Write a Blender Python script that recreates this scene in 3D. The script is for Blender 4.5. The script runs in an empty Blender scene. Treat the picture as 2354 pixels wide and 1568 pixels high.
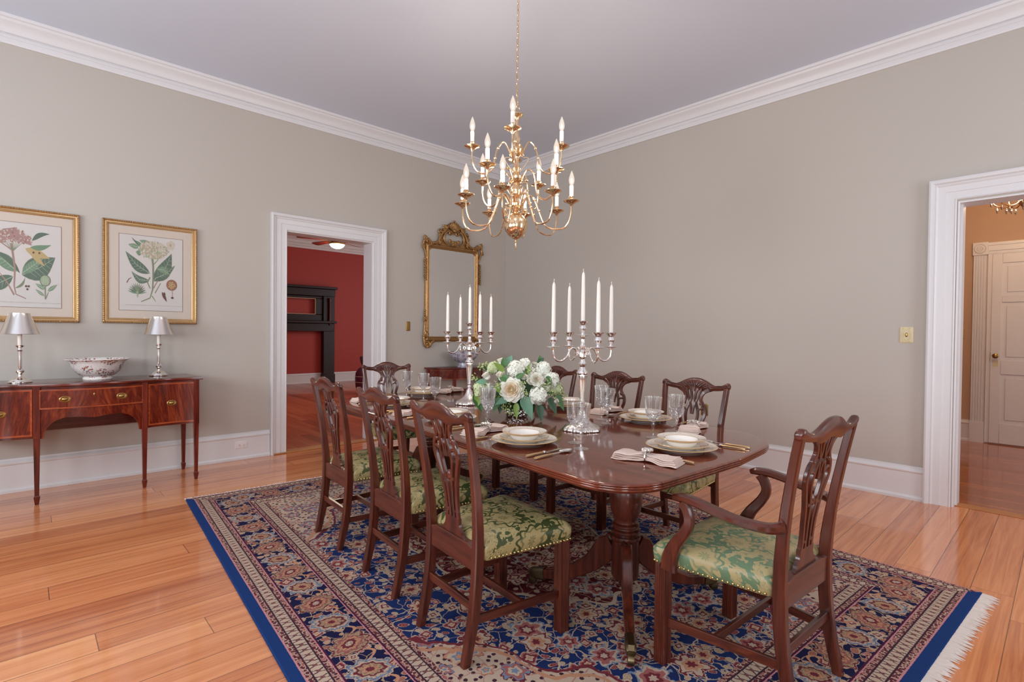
import bpy, math, random
from mathutils import Vector, Matrix
PI = math.pi
scene = bpy.context.scene
col = scene.collection
R = math.radians

# ---------------------------------------------------------------- camera, sky, lights, exposure
YA, XB, ZC = 5.712, 5.212, 3.71          # left wall plane (y), right wall plane (x), ceiling height
CAMZ = 1.30
cd = bpy.data.cameras.new('camera')
cam = bpy.data.objects.new('camera', cd); col.objects.link(cam)
rr = Vector((0.7294808, -0.68392109, 0.01047454)); uu = Vector((0.00238949, 0.01786159, 0.99983761))
ff = Vector((0.68399712, 0.72933731, -0.01466391))
m3 = Matrix((rr, uu, -ff)).transposed()
cam.matrix_world = Matrix.Translation((0, 0, CAMZ)) @ m3.to_4x4()
cd.sensor_width = 36.0; cd.lens = 18.3862; cd.clip_start = 0.05; cd.clip_end = 100
scene.camera = cam

w = bpy.data.worlds.new('world'); scene.world = w; w.use_nodes = True
w.node_tree.nodes['Background'].inputs[0].default_value = (0.80, 0.86, 0.95, 1)
w.node_tree.nodes['Background'].inputs[1].default_value = 1.0

def area(name, loc, direction, sx, sy, power, color=(1, 1, 1)):
    l = bpy.data.lights.new(name, 'AREA'); l.shape = 'RECTANGLE'; l.size = sx; l.size_y = sy
    l.energy = power; l.color = color
    o = bpy.data.objects.new(name, l); col.objects.link(o); o.location = loc
    o.rotation_euler = Vector(direction).to_track_quat('-Z', 'Z').to_euler()
    return o
# added fill: unseen area lights at made-up windows behind the camera
FILL_TINT = (0.87, 0.945, 1.0)
FILLX = (-1.30, 3.70)                 # unseen windows added for fill in wall_front (y = -2.6)
FILLY = (0.1, 3.3)                 # window centres made up for the fill in wall_near (x = -2.6)
for x in FILLX: area('window_daylight', (x, -2.55, 1.85), (0, 1, .3), 1.2, 2.4, 57, FILL_TINT)
for y in FILLY: area('window_daylight', (-2.55, y, 1.85), (1, 0, .3), 1.2, 2.4, 120, FILL_TINT)
area('window_daylight', (9.3, 9.0, 2.0), (-1, 0, -0.05), 3.0, 2.4, 95, (1, .97, .95))      # added fill on the unseen far side of the red room
area('window_daylight', (7.0, -2.9, 1.9), (0, 1, 0), 1.6, 2.2, 22, (1, .93, .86))   # unseen area light at the far end of the hall
scene.view_settings.view_transform = 'Standard'
scene.view_settings.look = 'None'
scene.view_settings.gamma = 1.0
scene.view_settings.use_curve_mapping = False
scene.view_settings.exposure = 0.0
scene.cycles.use_denoising = True
scene.cycles.max_bounces = 8
scene.cycles.diffuse_bounces = 6
scene.cycles.glossy_bounces = 4
scene.cycles.transmission_bounces = 6
scene.cycles.transparent_max_bounces = 16
scene.cycles.sample_clamp_indirect = 4.0
scene.cycles.caustics_reflective = False
scene.cycles.caustics_refractive = False

# ---------------------------------------------------------------- node helpers
class X:
    """a socket with arithmetic"""
    def __init__(s, T, k): s.T, s.k = T, k
    def __add__(a, b): return a.T.m('ADD', a, b)
    __radd__ = __add__
    def __sub__(a, b): return a.T.m('SUBTRACT', a, b)
    def __rsub__(a, b): return a.T.m('SUBTRACT', b, a)
    def __mul__(a, b): return a.T.m('MULTIPLY', a, b)
    __rmul__ = __mul__
    def __truediv__(a, b): return a.T.m('DIVIDE', a, b)
    def __neg__(a): return a.T.m('MULTIPLY', a, -1.0)
    def lt(a, b): return a.T.m('LESS_THAN', a, b)
    def gt(a, b): return a.T.m('GREATER_THAN', a, b)
    def abs(a): return a.T.m('ABSOLUTE', a)
    def fract(a): return a.T.m('FRACT', a)
    def floor(a): return a.T.m('FLOOR', a)
    def sin(a): return a.T.m('SINE', a)
    def cos(a): return a.T.m('COSINE', a)
    def sqrt(a): return a.T.m('SQRT', a)
    def clamp(a): return a.T.m('MINIMUM', a.T.m('MAXIMUM', a, 0.0), 1.0)
    def min(a, b): return a.T.m('MINIMUM', a, b)
    def max(a, b): return a.T.m('MAXIMUM', a, b)
class T:
    def __init__(s, name):
        s.mat = bpy.data.materials.new(name); s.mat.use_nodes = True
        s.nt = s.mat.node_tree; s.N = s.nt.nodes; s.L = s.nt.links
        s.b = s.N['Principled BSDF']; s.out = s.N['Material Output']
    def put(s, inp, v):
        if isinstance(v, X): s.L.new(v.k, inp)
        elif isinstance(v, (tuple, list)):
            inp.default_value = tuple(v) if len(inp.default_value) == len(v) else tuple(v) + (1.0,)
        else: inp.default_value = v
    def n(s, typ, outn=0, props=None, **ins):
        d = s.N.new(typ)
        for k, v in (props or {}).items(): setattr(d, k, v)
        for k, v in ins.items(): s.put(d.inputs[k.replace('_', ' ')], v)
        return X(s, d.outputs[outn])
    def m(s, op, a, b=0.0):
        d = s.N.new('ShaderNodeMath'); d.operation = op
        s.put(d.inputs[0], a)
        if op not in ('ABSOLUTE', 'FRACT', 'FLOOR', 'SINE', 'COSINE', 'SQRT'): s.put(d.inputs[1], b)
        return X(s, d.outputs[0])
    def atan2(s, a, b): return s.m('ARCTAN2', a, b)
    def mix(s, f, a, b):
        d = s.N.new('ShaderNodeMix'); d.data_type = 'RGBA'
        s.put(d.inputs[0], f); s.put(d.inputs[6], a); s.put(d.inputs[7], b)
        return X(s, d.outputs[2])
    def obj(s): return s.n('ShaderNodeTexCoord', 'Object')
    def xyz(s, v):
        d = s.N.new('ShaderNodeSeparateXYZ'); s.put(d.inputs[0], v)
        return [X(s, d.outputs[i]) for i in range(3)]
    def vec(s, x, y, z=0.0):
        d = s.N.new('ShaderNodeCombineXYZ')
        for i, v in enumerate((x, y, z)): s.put(d.inputs[i], v)
        return X(s, d.outputs[0])
    def noise(s, v, scale, detail=3, rough=.5, dist=0.0, out='Fac'):
        return s.n('ShaderNodeTexNoise', out, Vector=v, Scale=scale, Detail=detail, Roughness=rough, Distortion=dist)
    def vor(s, v, scale, out='Distance', feature='F1', dims='2D', rand=1.0):
        return s.n('ShaderNodeTexVoronoi', out, dict(feature=feature, voronoi_dimensions=dims), Vector=v, Scale=scale, Randomness=rand)
    def ramp(s, f, stops, interp='LINEAR'):
        d = s.N.new('ShaderNodeValToRGB'); s.put(d.inputs[0], f); e = d.color_ramp; e.interpolation = interp
        while len(e.elements) < len(stops): e.elements.new(0.5)
        for i, (p, c) in enumerate(stops): e.elements[i].position = p; e.elements[i].color = tuple(c) + (1.0,)
        return X(s, d.outputs[0])
    def bump(s, h, strength=.3, dist=.01):
        d = s.N.new('ShaderNodeBump'); s.put(d.inputs['Height'], h); d.inputs['Strength'].default_value = strength
        d.inputs['Distance'].default_value = dist; s.L.new(d.outputs[0], s.b.inputs['Normal']); return d
    def base(s, c=None, rough=.5, metal=0.0, coat=0.0, coatr=.05, spec=None, sheen=0.0):
        if c is not None: s.put(s.b.inputs['Base Color'], c)
        s.put(s.b.inputs['Roughness'], rough); s.put(s.b.inputs['Metallic'], metal)
        s.b.inputs['Coat Weight'].default_value = coat; s.b.inputs['Coat Roughness'].default_value = coatr
        if spec is not None: s.b.inputs['Specular IOR Level'].default_value = spec
        if sheen: s.b.inputs['Sheen Weight'].default_value = sheen
        return s.mat
def lin(r, g, b):
    f = lambda c: (c/255/12.92) if c/255 <= .04045 else ((c/255 + .055)/1.055)**2.4
    return (f(r), f(g), f(b))

def plain(name, c, rough=.5, metal=0.0, var=.04, scale=6, bump=0.0, bscale=80, **k):
    t = T(name); n = t.noise(t.obj(), scale, 2)
    col_ = t.mix(n, tuple(x*(1-var) for x in c), tuple(min(1, x*(1+var)) for x in c))
    if bump: t.bump(t.noise(t.obj(), bscale, 3), bump, .004)
    return t.base(col_, rough, metal, **k)

def wood(name, dark, mid, light, axis=2, rough=.28, coat=.30, scale=1.0, flame=False):
    t = T(name); x, y, z = t.xyz(t.obj())
    st = [40*scale, 40*scale, 40*scale]; st[axis] = 3.0*scale
    v = t.vec(x*st[0], y*st[1], z*st[2])
    g = t.noise(v, 1.0, 5, .6, .6)
    big = t.noise(t.vec(x*(st[0]/9), y*(st[1]/9), z*(st[2]/4)), 1.0, 2)
    if flame:
        u = t.noise(t.vec((x*3.0).abs()*2.4, y*2, z*3.2 + (x*x)*14.0), 2.2, 6, .62, 1.6)
        g = (g*.35 + u*.85) - .1
    f = ((g - .5)*1.7 + .5 + (big - .5)*.6).clamp()
    c = t.ramp(f, [(0.15, dark), (.5, mid), (.9, light)])
    t.bump(g, .04, .002)
    return t.base(c, rough, 0, coat=coat, coatr=.08)

M = {}
M['wall'] = plain('wall_paint', lin(189, 182, 174), .62, var=.012, scale=1.2, bump=.05, bscale=140)
M['ceiling'] = plain('ceiling_paint', lin(208, 216, 230), .8, var=.012, scale=.8)
M['trim'] = plain('white_trim_paint', lin(220, 219, 221), .38, var=.01)
M['red_wall'] = plain('red_wall_paint', lin(166, 54, 46), .6, var=.05, scale=1.0)
M['tan_wall'] = plain('tan_wall_paint', lin(190, 160, 134), .6, var=.02)
M['mahogany'] = wood('mahogany', lin(50, 18, 11), lin(78, 31, 20), lin(102, 46, 28))
M['mahogany_x'] = wood('mahogany_along', lin(50, 18, 11), lin(79, 32, 20), lin(104, 47, 29), axis=0)
M['mahogany_y'] = wood('mahogany_across', lin(50, 18, 11), lin(79, 32, 20), lin(104, 47, 29), axis=1)
M['table_top'] = wood('table_top_mahogany', lin(82, 36, 22), lin(108, 50, 33), lin(130, 64, 43), axis=1, rough=.10, coat=.4, scale=.8)
M['sideboard'] = wood('sideboard_mahogany', lin(58, 15, 9), lin(92, 29, 17), lin(122, 48, 28), axis=0, rough=.17)
M['sideboard_leg'] = wood('sideboard_leg_mahogany', lin(60, 16, 10), lin(96, 30, 19), lin(124, 46, 28), axis=2, rough=.2)
M['flame'] = wood('flame_mahogany_veneer', lin(52, 11, 6), lin(100, 30, 15), lin(146, 64, 32), axis=2, rough=.18, flame=True)
M['banding'] = wood('satinwood_banding', lin(120, 46, 20), lin(160, 70, 34), lin(178, 90, 48), axis=0, rough=.2)
M['dark_wood'] = plain('dark_stained_wood', lin(34, 12, 12), .3, var=.3, scale=8)
M['fan_wood'] = plain('fan_blade_wood', lin(78, 24, 20), .35, var=.2)
M['brass'] = plain('polished_brass', (0.84, 0.63, 0.40), .16, 1.0, var=.05, scale=30, bump=.03, bscale=200)
M['brass_old'] = plain('aged_brass', lin(168, 136, 84), .34, 1.0, var=.12, scale=40)
M['brass_dark'] = plain('dull_caster_brass', lin(128, 112, 84), .38, 1.0, var=.2, scale=50)
M['nail'] = plain('brass_nailheads', lin(214, 188, 128), .3, 1.0)
M['silver'] = plain('polished_silver', (0.95, 0.92, 0.88), .17, 1.0, var=.05, scale=40)
M['silver_relief'] = plain('chased_silver', (0.86, 0.81, 0.76), .2, 1.0, var=.1, scale=60, bump=1.0, bscale=62)
M['pewter'] = plain('brushed_silver_shade', (0.82, 0.79, 0.76), .25, 1.0, var=.03)
M['gilt'] = plain('carved_gilt', lin(172, 132, 86), .36, .8, var=.35, scale=45, bump=.8, bscale=70)
M['gilt_smooth'] = plain('gilt_moulding', lin(190, 156, 112), .32, .6, var=.1, scale=25, bump=.1)
M['porcelain'] = plain('white_porcelain', lin(236, 230, 224), .12, var=.01, coat=.3)
M['wax'] = plain('ivory_wax', lin(240, 234, 226), .35, var=.01, spec=.4)
M['wick'] = plain('candle_wick', lin(226, 214, 200), .9)
M['sleeve'] = plain('white_candle_sleeve', lin(238, 230, 222), .4)
M['napkin'] = plain('blush_linen', lin(226, 204, 192), .85, var=.03, scale=20, bump=.12, bscale=500)
M['horn'] = plain('gold_cutlery_handle', lin(214, 176, 130), .28, .75, var=.06)
M['plate_ivory'] = plain('ivory_switch_plastic', lin(216, 202, 162), .35)
M['plate_white'] = plain('white_outlet_plastic', lin(228, 222, 222), .35)
M['black'] = plain('dark_slot', lin(24, 22, 22), .6)
M['fringe'] = plain('cotton_fringe', lin(224, 212, 204), .95, var=.08, scale=90)
M['paper'] = plain('print_paper', lin(222, 218, 214), .5, var=.01)
M['mat_board'] = plain('cream_mat_board', lin(222, 208, 194), .6, var=.01)
M['ink'] = plain('mat_ruled_line', lin(120, 92, 84), .6)
def flat(name, rgb, rough=.6, **k): M[name] = plain(name, lin(*rgb), rough, **k)
flat('print_leaf_dark', (86, 112, 96)); flat('print_leaf', (112, 148, 118)); flat('print_leaf_light', (160, 178, 142))
flat('print_stem', (128, 140, 112)); flat('print_stem_pink', (170, 136, 124)); flat('print_vein', (176, 192, 168))
flat('print_cream', (214, 204, 186)); flat('print_pink', (178, 138, 136)); flat('print_brown', (160, 104, 78)); flat('print_darkbrown', (96, 62, 56))
flat('print_fruit', (196, 172, 118)); flat('print_caption', (196, 190, 186)); flat('print_petal_shade', (188, 176, 150))
flat('petal_white', (240, 238, 226), .6); flat('petal_cream', (244, 232, 212), .6); flat('petal_core', (244, 222, 184), .6)
flat('hydrangea_white', (240, 241, 228), .65, var=.1, scale=60); flat('hydrangea_green', (206, 216, 168), .65, var=.12, scale=60)
flat('sprig_green', (182, 194, 132), .6, var=.2, scale=60)
flat('leaf_mid', (70, 112, 58), .42, var=.25, scale=30); flat('leaf_dark', (40, 78, 42), .42, var=.25, scale=30)
flat('leaf_light', (124, 152, 62), .42, var=.2, scale=30); flat('leaf_sage', (104, 146, 118), .45, var=.15, scale=30)
flat('vase_purple', (84, 38, 62), .3, var=.25, scale=12); flat('vase_blue', (84, 62, 88), .3, var=.2); flat('vase_band', (196, 176, 170), .4)
flat('threshold', (178, 118, 70), .35, var=.15)

def emis(name, c, s):
    t = T(name); t.b.inputs['Emission Color'].default_value = tuple(c) + (1,); t.b.inputs['Emission Strength'].default_value = s
    return t.base(tuple(c), .3)
M['bulb'] = emis('lit_candle_bulb', (1.0, 0.80, 0.62), 3.2)
M['filament'] = emis('lit_filament', (1.0, 0.86, 0.66), 30.0)
M['fan_light'] = emis('lit_fan_bowl', (1.0, 0.88, 0.68), 4.0)
M['hall_bulb'] = emis('lit_hall_bulb', (1.0, 0.86, 0.72), 8.0)

def mk_mirror():
    t = T('mirror_glass'); return t.base((.84, .83, .82), .01, 1.0)
M['mirror'] = mk_mirror()
def mk_glass(name, facet, tint=(.965, .965, .965), gmax=.7):
    t = T(name); x, y, z = t.xyz(t.obj())
    g = t.n('ShaderNodeBsdfGlossy', 0, Color=(1, 1, 1, 1), Roughness=.04)
    tr = t.n('ShaderNodeBsdfTransparent', 0, Color=tuple(tint) + (1,))
    lw = t.n('ShaderNodeLayerWeight', 'Facing', Blend=.42)
    fac = (lw*lw*gmax + .05)
    if facet:
        a = t.atan2(y, x)
        d1 = ((a*9.0/PI + z*62.0).fract() - .5).abs(); d2 = ((a*9.0/PI - z*62.0).fract() - .5).abs()
        low = (z.gt(.085)).min(z.lt(.148))
        flute = ((a*18.0/PI).fract() - .5).abs()
        h = low*(d1.min(d2)) + (1.0 - low)*flute*.7*z.gt(.148)
        bn = t.N.new('ShaderNodeBump'); t.put(bn.inputs['Height'], h); bn.inputs['Strength'].default_value = 1.0; bn.inputs['Distance'].default_value = .02
        t.L.new(bn.outputs[0], g.k.node.inputs['Normal'])
        lines = (d1.min(d2)).lt(.10)*low
        fac = (fac + low*.05 + lines*.22 + flute.lt(.10)*(z.gt(.148))*.14).clamp()
    mx = t.N.new('ShaderNodeMixShader'); t.put(mx.inputs[0], fac); t.L.new(tr.k, mx.inputs[1]); t.L.new(g.k, mx.inputs[2])
    t.L.new(mx.outputs[0], t.out.inputs['Surface']); return t.mat
M['crystal'] = mk_glass('cut_crystal', True)
M['glass'] = mk_glass('clear_glass', False)
M['picture_glass'] = mk_glass('picture_glazing', False, (.985, .985, .985), .2)

def mk_bulbglass():
    t = T('clear_bulb_glass'); e = t.n('ShaderNodeEmission', 0, Color=(1.0, .86, .74, 1), Strength=1.0)
    tr = t.n('ShaderNodeBsdfTransparent', 0, Color=(1, .97, .93, 1))
    lw = t.n('ShaderNodeLayerWeight', 'Facing', Blend=.35)
    mx = t.N.new('ShaderNodeMixShader'); t.put(mx.inputs[0], ((1.0 - lw)*.62 + .16).clamp()); t.L.new(tr.k, mx.inputs[1]); t.L.new(e.k, mx.inputs[2])
    t.L.new(mx.outputs[0], t.out.inputs['Surface']); return t.mat
M['bulb_glass'] = mk_bulbglass()

def mk_floor(name, axis, wid, cols, rough=.13):
    t = T(name); x, y, z = t.xyz(t.obj())
    a, b = (x, y) if axis == 'x' else (y, x)
    k = b/wid; i = k.floor(); fb = k.fract()
    r1 = t.n('ShaderNodeTexWhiteNoise', 'Value', dict(noise_dimensions='1D'), W=i*1.37 + .31)
    L = 2.3
    ka = (a + r1*7.0)/L; j = ka.floor(); fa = ka.fract()
    r2 = t.n('ShaderNodeTexWhiteNoise', 'Value', dict(noise_dimensions='2D'), Vector=t.vec(i*1.0, j*1.0))
    grain = t.noise(t.vec(a*1.1 + r2*19.0, b*26.0, r2*9.0), 1.0, 5, .62, .5)
    fine = t.noise(t.vec(a*3.0 + r2*11.0, b*130.0, 0.0), 1.0, 2, .5)
    f = (r2*.46 + (grain - .5)*1.15 + .24 + (fine - .5)*.34).clamp()
    c = t.ramp(f, [(0.08, cols[0]), (.42, cols[1]), (.72, cols[2]), (1.0, cols[3])])
    seam = (fb.min(1.0 - fb)*wid).lt(.0018).max((fa.min(1.0 - fa)*L).lt(.0016))
    c = t.mix(seam*.8, c, tuple(q*.22 for q in cols[0]))
    t.bump((1.0 - seam) + fine*.05, .25, .002)
    return t.base(c, rough + .0, 0, coat=.35, coatr=.06, spec=.55)
FC = [lin(172, 96, 62), lin(210, 132, 86), lin(230, 156, 106), lin(240, 174, 122)]
M['floor'] = mk_floor('heart_pine_floor', 'x', .166, FC)
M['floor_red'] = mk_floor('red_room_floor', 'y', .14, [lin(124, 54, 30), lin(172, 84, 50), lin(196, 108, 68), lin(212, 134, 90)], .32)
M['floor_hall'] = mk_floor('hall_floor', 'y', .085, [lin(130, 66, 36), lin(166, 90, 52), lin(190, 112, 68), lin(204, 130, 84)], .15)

def mk_damask(name, ground, gold, goldlt, rough=.40, thr=.505):
    t = T(name); x, y, z = t.xyz(t.obj())
    dn = lambda o, sc: (t.noise(t.vec(x, y + o, z), sc, 2) - .5)
    px = x.abs() - z*.85 + dn(3.0, 5.0)*.10; py = y - z*.35 + dn(7.0, 5.0)*.10
    v = t.vec(px, py, 0.0)
    mass = t.noise(v, 9.0, 4, .55, 1.1)                       # large flower and leaf masses
    lobes = t.vor(v, 30.0, rand=.8); fine = t.vor(v, 62.0, rand=.9)
    mot = (mass + (lobes - .3)*.26 + (fine - .3)*.10).gt(thr)
    pos = t.vor(v, 4.6, 'Position', rand=.7); qx, qy, _ = t.xyz(pos)
    lx = px - qx; ly = py - qy; th = t.atan2(ly, lx); r = (lx*lx + ly*ly).sqrt()
    R_ = (th*9.0 + r*30.0).cos()*.010 + .072
    flower = r.lt(R_); halo = (r - R_).abs().lt(.0065)
    mot = (mot.max(flower))*(1.0 - halo)
    veins = (((mass*15.0).fract() - .5).abs()).lt(.11)
    rings = ((r*150.0 + (th*9.0).cos()*.9).sin()).gt(.72)*flower
    cut = (veins*(1.0 - flower)).max(rings)
    g = mot*(1.0 - cut*.6)
    gc = t.mix(t.noise(v, 12, 2), gold, goldlt)
    c = t.mix(g, ground, gc)
    thread = ((y*2200.0).sin()*.5 + .5)
    t.bump(g*.6 + thread*.05, .10, .002)
    return t.base(c, rough, 0, spec=.45)
M['damask'] = mk_damask('olive_damask', lin(62, 72, 38), lin(152, 138, 90), lin(174, 158, 112))
M['damask_teal'] = mk_damask('sage_damask', lin(96, 120, 90), lin(156, 141, 98), lin(172, 156, 114), thr=.545)

RUGW, RUGL = 2.95, 4.10
def mk_rug():
    t = T('persian_rug_pile'); x, y, z = t.xyz(t.obj())
    wob = t.noise(t.vec(x, y), 9.0, 2) - .5
    wob2 = t.noise(t.vec(x + 5.0, y), 9.0, 2) - .5
    jx = (t.noise(t.vec(x, y), 230.0, 0) - .5)*.0045; jy = (t.noise(t.vec(x, y + 3.0), 230.0, 0) - .5)*.0045
    X_ = x + jx + wob*.012; Y_ = y + jy + wob2*.012
    NAVY = lin(32, 42, 84); NAVYD = lin(30, 30, 66); BLUE = lin(30, 58, 112); CREAM = lin(192, 168, 148); RED = lin(116, 48, 56); ROSE = lin(162, 98, 94)
    PLUM = lin(74, 32, 58); PEACH = lin(190, 138, 108); TAN = lin(170, 142, 112); LBLUE = lin(118, 134, 156); DARK = lin(66, 42, 54); PINK = lin(196, 134, 138)
    v = t.vec(X_, Y_)
    du = RUGW/2 - x.abs(); dv = RUGL/2 - y.abs()
    side = du.lt(dv)
    noblue = side*x.gt(0.0) + (1.0 - side)*y.gt(0.0)        # the plain blue strip runs along two sides only
    d = (du.min(dv)) + jx + noblue*.046
    s = side*Y_ + (1.0 - side)*X_
    rag = (t.noise(t.vec(x, y), 34.0, 2) - .5)*1.1
    def flora(v, px, py, scale, size, ncol, petals, thresh, ncenter):
        """scattered florets: returns (mask, colour)"""
        pos = t.vor(v, scale, 'Position', rand=.85); qx, qy, _ = t.xyz(pos)
        cc = t.vor(v, scale, 'Color', rand=.85); cr, cg, cb = t.xyz(cc)
        lx = px - qx; ly = py - qy; r = (lx*lx + ly*ly).sqrt(); th = t.atan2(ly, lx)
        R_ = size*(.6 + cr*.6)*(1.0 + (th*petals + cg*6.0).cos()*.20 + rag)
        f = r/R_
        ring = t.ramp((f*.8 + cb*.0).clamp(), [(0, ncenter[0]), (.18, ncenter[1]), (.34, ncenter[2]), (.56, ncenter[3]), (.70, ncenter[4])], 'CONSTANT')
        ring2 = t.ramp((f*.8).clamp(), [(0, ncol[0]), (.20, ncol[1]), (.38, ncol[2]), (.58, ncol[3]), (.71, ncol[4])], 'CONSTANT')
        return f.lt(1.0)*cb.gt(thresh), t.mix(cg.gt(.5), ring, ring2)
    # ---- field
    warp = t.vec(X_ + wob*.09, Y_ + wob2*.09)
    vine = t.n('ShaderNodeTexVoronoi', 'Distance', dict(feature='DISTANCE_TO_EDGE', voronoi_dimensions='2D'), Vector=warp, Scale=6.2)
    vines = (vine + rag*.012).lt(.016)
    vine2 = t.n('ShaderNodeTexVoronoi', 'Distance', dict(feature='DISTANCE_TO_EDGE', voronoi_dimensions='2D'), Vector=warp, Scale=11.0)
    vines2 = (vine2 + rag*.016).lt(.022)
    m1, c1 = flora(v, X_, Y_, 5.6, .064, (RED, PEACH, CREAM, RED, CREAM), 6.0, .26, (CREAM, RED, ROSE, CREAM, LBLUE))
    m2, c2 = flora(v, X_, Y_, 10.5, .034, (CREAM, RED, CREAM, TAN, CREAM), 4.0, .32, (PEACH, CREAM, RED, ROSE, CREAM))
    lv = t.vec(X_*1.0 + Y_*.55, Y_*1.0 - X_*.3)
    m3_, c3 = flora(lv, X_ + Y_*.55, Y_ - X_*.3, 20.0, .017, (TAN, CREAM, TAN, CREAM, CREAM), 2.0, .22, (RED, ROSE, RED, ROSE, CREAM))
    patch = t.noise(v, 2.2, 2)
    nav = t.mix(patch, NAVY, lin(30, 52, 104))
    def over(bg, vinecol):
        c = t.mix(vines2*.8, bg, vinecol)
        c = t.mix(m3_, c, c3); c = t.mix(vines, c, vinecol); c = t.mix(m2, c, c2); return t.mix(m1, c, c1)
    fld = over(nav, CREAM)
    fw, fh = RUGW/2 - .47, RUGL/2 - .47
    e = x.abs()/fw + y.abs()/fh + (t.atan2(y.abs() - fh, x.abs() - fw)*10.0).cos()*.045 + wob*.10
    sp = e.gt(1.36); spl = (e - 1.36).abs().lt(.008); spl2 = (e - 1.40).abs().lt(.012)
    spot, spc = flora(v, X_, Y_, 8.0, .05, (LBLUE, CREAM, ROSE, LBLUE, RED), 5.0, .35, (PEACH, LBLUE, CREAM, PEACH, ROSE))
    tick = t.vor(v, 28.0)
    sc = t.mix(tick.lt(.24), CREAM, DARK); sc = t.mix(vines2*.7, sc, ROSE); sc = t.mix(spot, sc, spc)
    sc = t.mix(spl2, sc, PEACH)
    fld = t.mix(sp, fld, sc); fld = t.mix(spl, fld, RED)
    med = ((x/.55)*(x/.55) + (y/.95)*(y/.95)).sqrt() + (t.atan2(y/.95, x/.55)*16.0).cos()*.035
    mc = over(lin(92, 30, 38), TAN)
    fld = t.mix(med.lt(1.0), fld, mc); fld = t.mix((med - 1.0).abs().lt(.013), fld, CREAM)
    # ---- borders
    def guard(lo, hi):
        wdt = hi - lo; q = (d - lo)/wdt
        cell = (s/.042).fract() - .5
        a = (q - .5)*3.0
        wv = cell.abs() + (t.noise(t.vec(X_, Y_), 60.0, 1) - .5)*.22
        bow = (wv - a.abs()*.26 - .10).abs().lt(.055)*a.abs().lt(.66)
        core = (wv + a.abs()*.6).lt(.20)
        mid = t.mix(bow, CREAM, DARK); mid = t.mix(core, mid, t.mix(.5, ROSE, DARK))
        tiny = t.vor(v, 62.0); tc = t.ramp(tiny, [(0, RED), (.3, DARK), (.42, CREAM), (.62, ROSE)], 'CONSTANT')
        c = t.mix((q - .5).abs().lt(.25), tc, mid)
        ln = ((q - .5).abs() - .26).abs().lt(.035)
        return t.mix(ln, c, DARK)
    g1 = guard(.055, .155); g2 = guard(.372, .472)
    P = .205
    kk = s/P; idx = kk.floor(); lx = (kk.fract() - .5)*P; ly = d - .263 - ((s*2*PI/(P*2)).cos())*.018
    r = (lx*lx + ly*ly*.8).sqrt(); th = t.atan2(ly, lx)
    f = r/(.076*(1.0 + (th*9.0).cos()*.09 + rag*.6))
    alt = (idx*.5).fract().gt(.25)
    pal = t.mix(alt, t.ramp(f.clamp(), [(0, RED), (.18, PEACH), (.34, TAN), (.5, RED), (.62, CREAM), (.8, LBLUE), (.93, CREAM)], 'CONSTANT'),
                t.ramp(f.clamp(), [(0, CREAM), (.2, RED), (.36, PEACH), (.55, ROSE), (.7, TAN), (.86, RED), (.95, CREAM)], 'CONSTANT'))
    bd = t.mix(vines2, NAVYD, TAN); bd = t.mix(m3_, bd, t.mix(.35, c3, PEACH)); bd = t.mix(m2, bd, c2)
    wave = (d - .263 - (s*2*PI/P).cos()*.062).abs().lt(.007)
    bd = t.mix(wave, bd, PEACH)
    hatch = (t.noise(t.vec(X_, Y_), 120.0, 1) - .5)
    bd = t.mix(f.lt(1.0), bd, t.mix((hatch.gt(.03))*.45, pal, DARK))
    # ---- assemble from the inside out
    c = t.mix(d.lt(.472), fld, g2)
    c = t.mix(d.lt(.372), c, PLUM); c = t.mix(d.lt(.364), c, PINK); c = t.mix(d.lt(.359), c, bd)
    c = t.mix(d.lt(.168), c, PLUM); c = t.mix(d.lt(.160), c, PINK); c = t.mix(d.lt(.155), c, g1)
    c = t.mix(d.lt(.055), c, PINK); c = t.mix(d.lt(.048), c, BLUE)
    spk = t.noise(t.vec(x, y), 330.0, 1)
    c = t.mix((spk - .5)*.45 + .12, c, t.mix(.5, c, (.01, .01, .015)))
    t.bump(spk, .5, .004)
    return t.base(c, .95, 0, spec=.08)
M['rug'] = mk_rug()

def mk_platerim(name, r0, r1, ring):
    t = T(name); x, y, z = t.xyz(t.obj()); r = (x*x + y*y).sqrt(); th = t.atan2(y, x)
    band = r.gt(r0)*r.lt(r1)
    q = (r - r0)/(r1 - r0)
    sc = t.vor(t.vec(th*5.0, q*4.0), 2.2); scroll = ((sc - .33).abs().lt(.10)).max(((q - .5) - (th*14.0).sin()*.22).abs().lt(.07))
    white = lin(240, 234, 226); gold = lin(206, 168, 118)
    c = t.mix(band*scroll*.55, white, gold)
    c = t.mix(((q - .0).abs().lt(.06)).max(r.gt(r1)) * 1.0, c, gold)
    return t.base(c, .14, 0, coat=.3)
M['charger_rim'] = mk_platerim('gilt_scroll_charger', .104, .160, 1)
M['salad_rim'] = mk_platerim('gilt_scroll_salad', .088, .119, 1)
M['soup_rim'] = mk_platerim('gilt_scroll_soup', .078, .111, 1)

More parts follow.
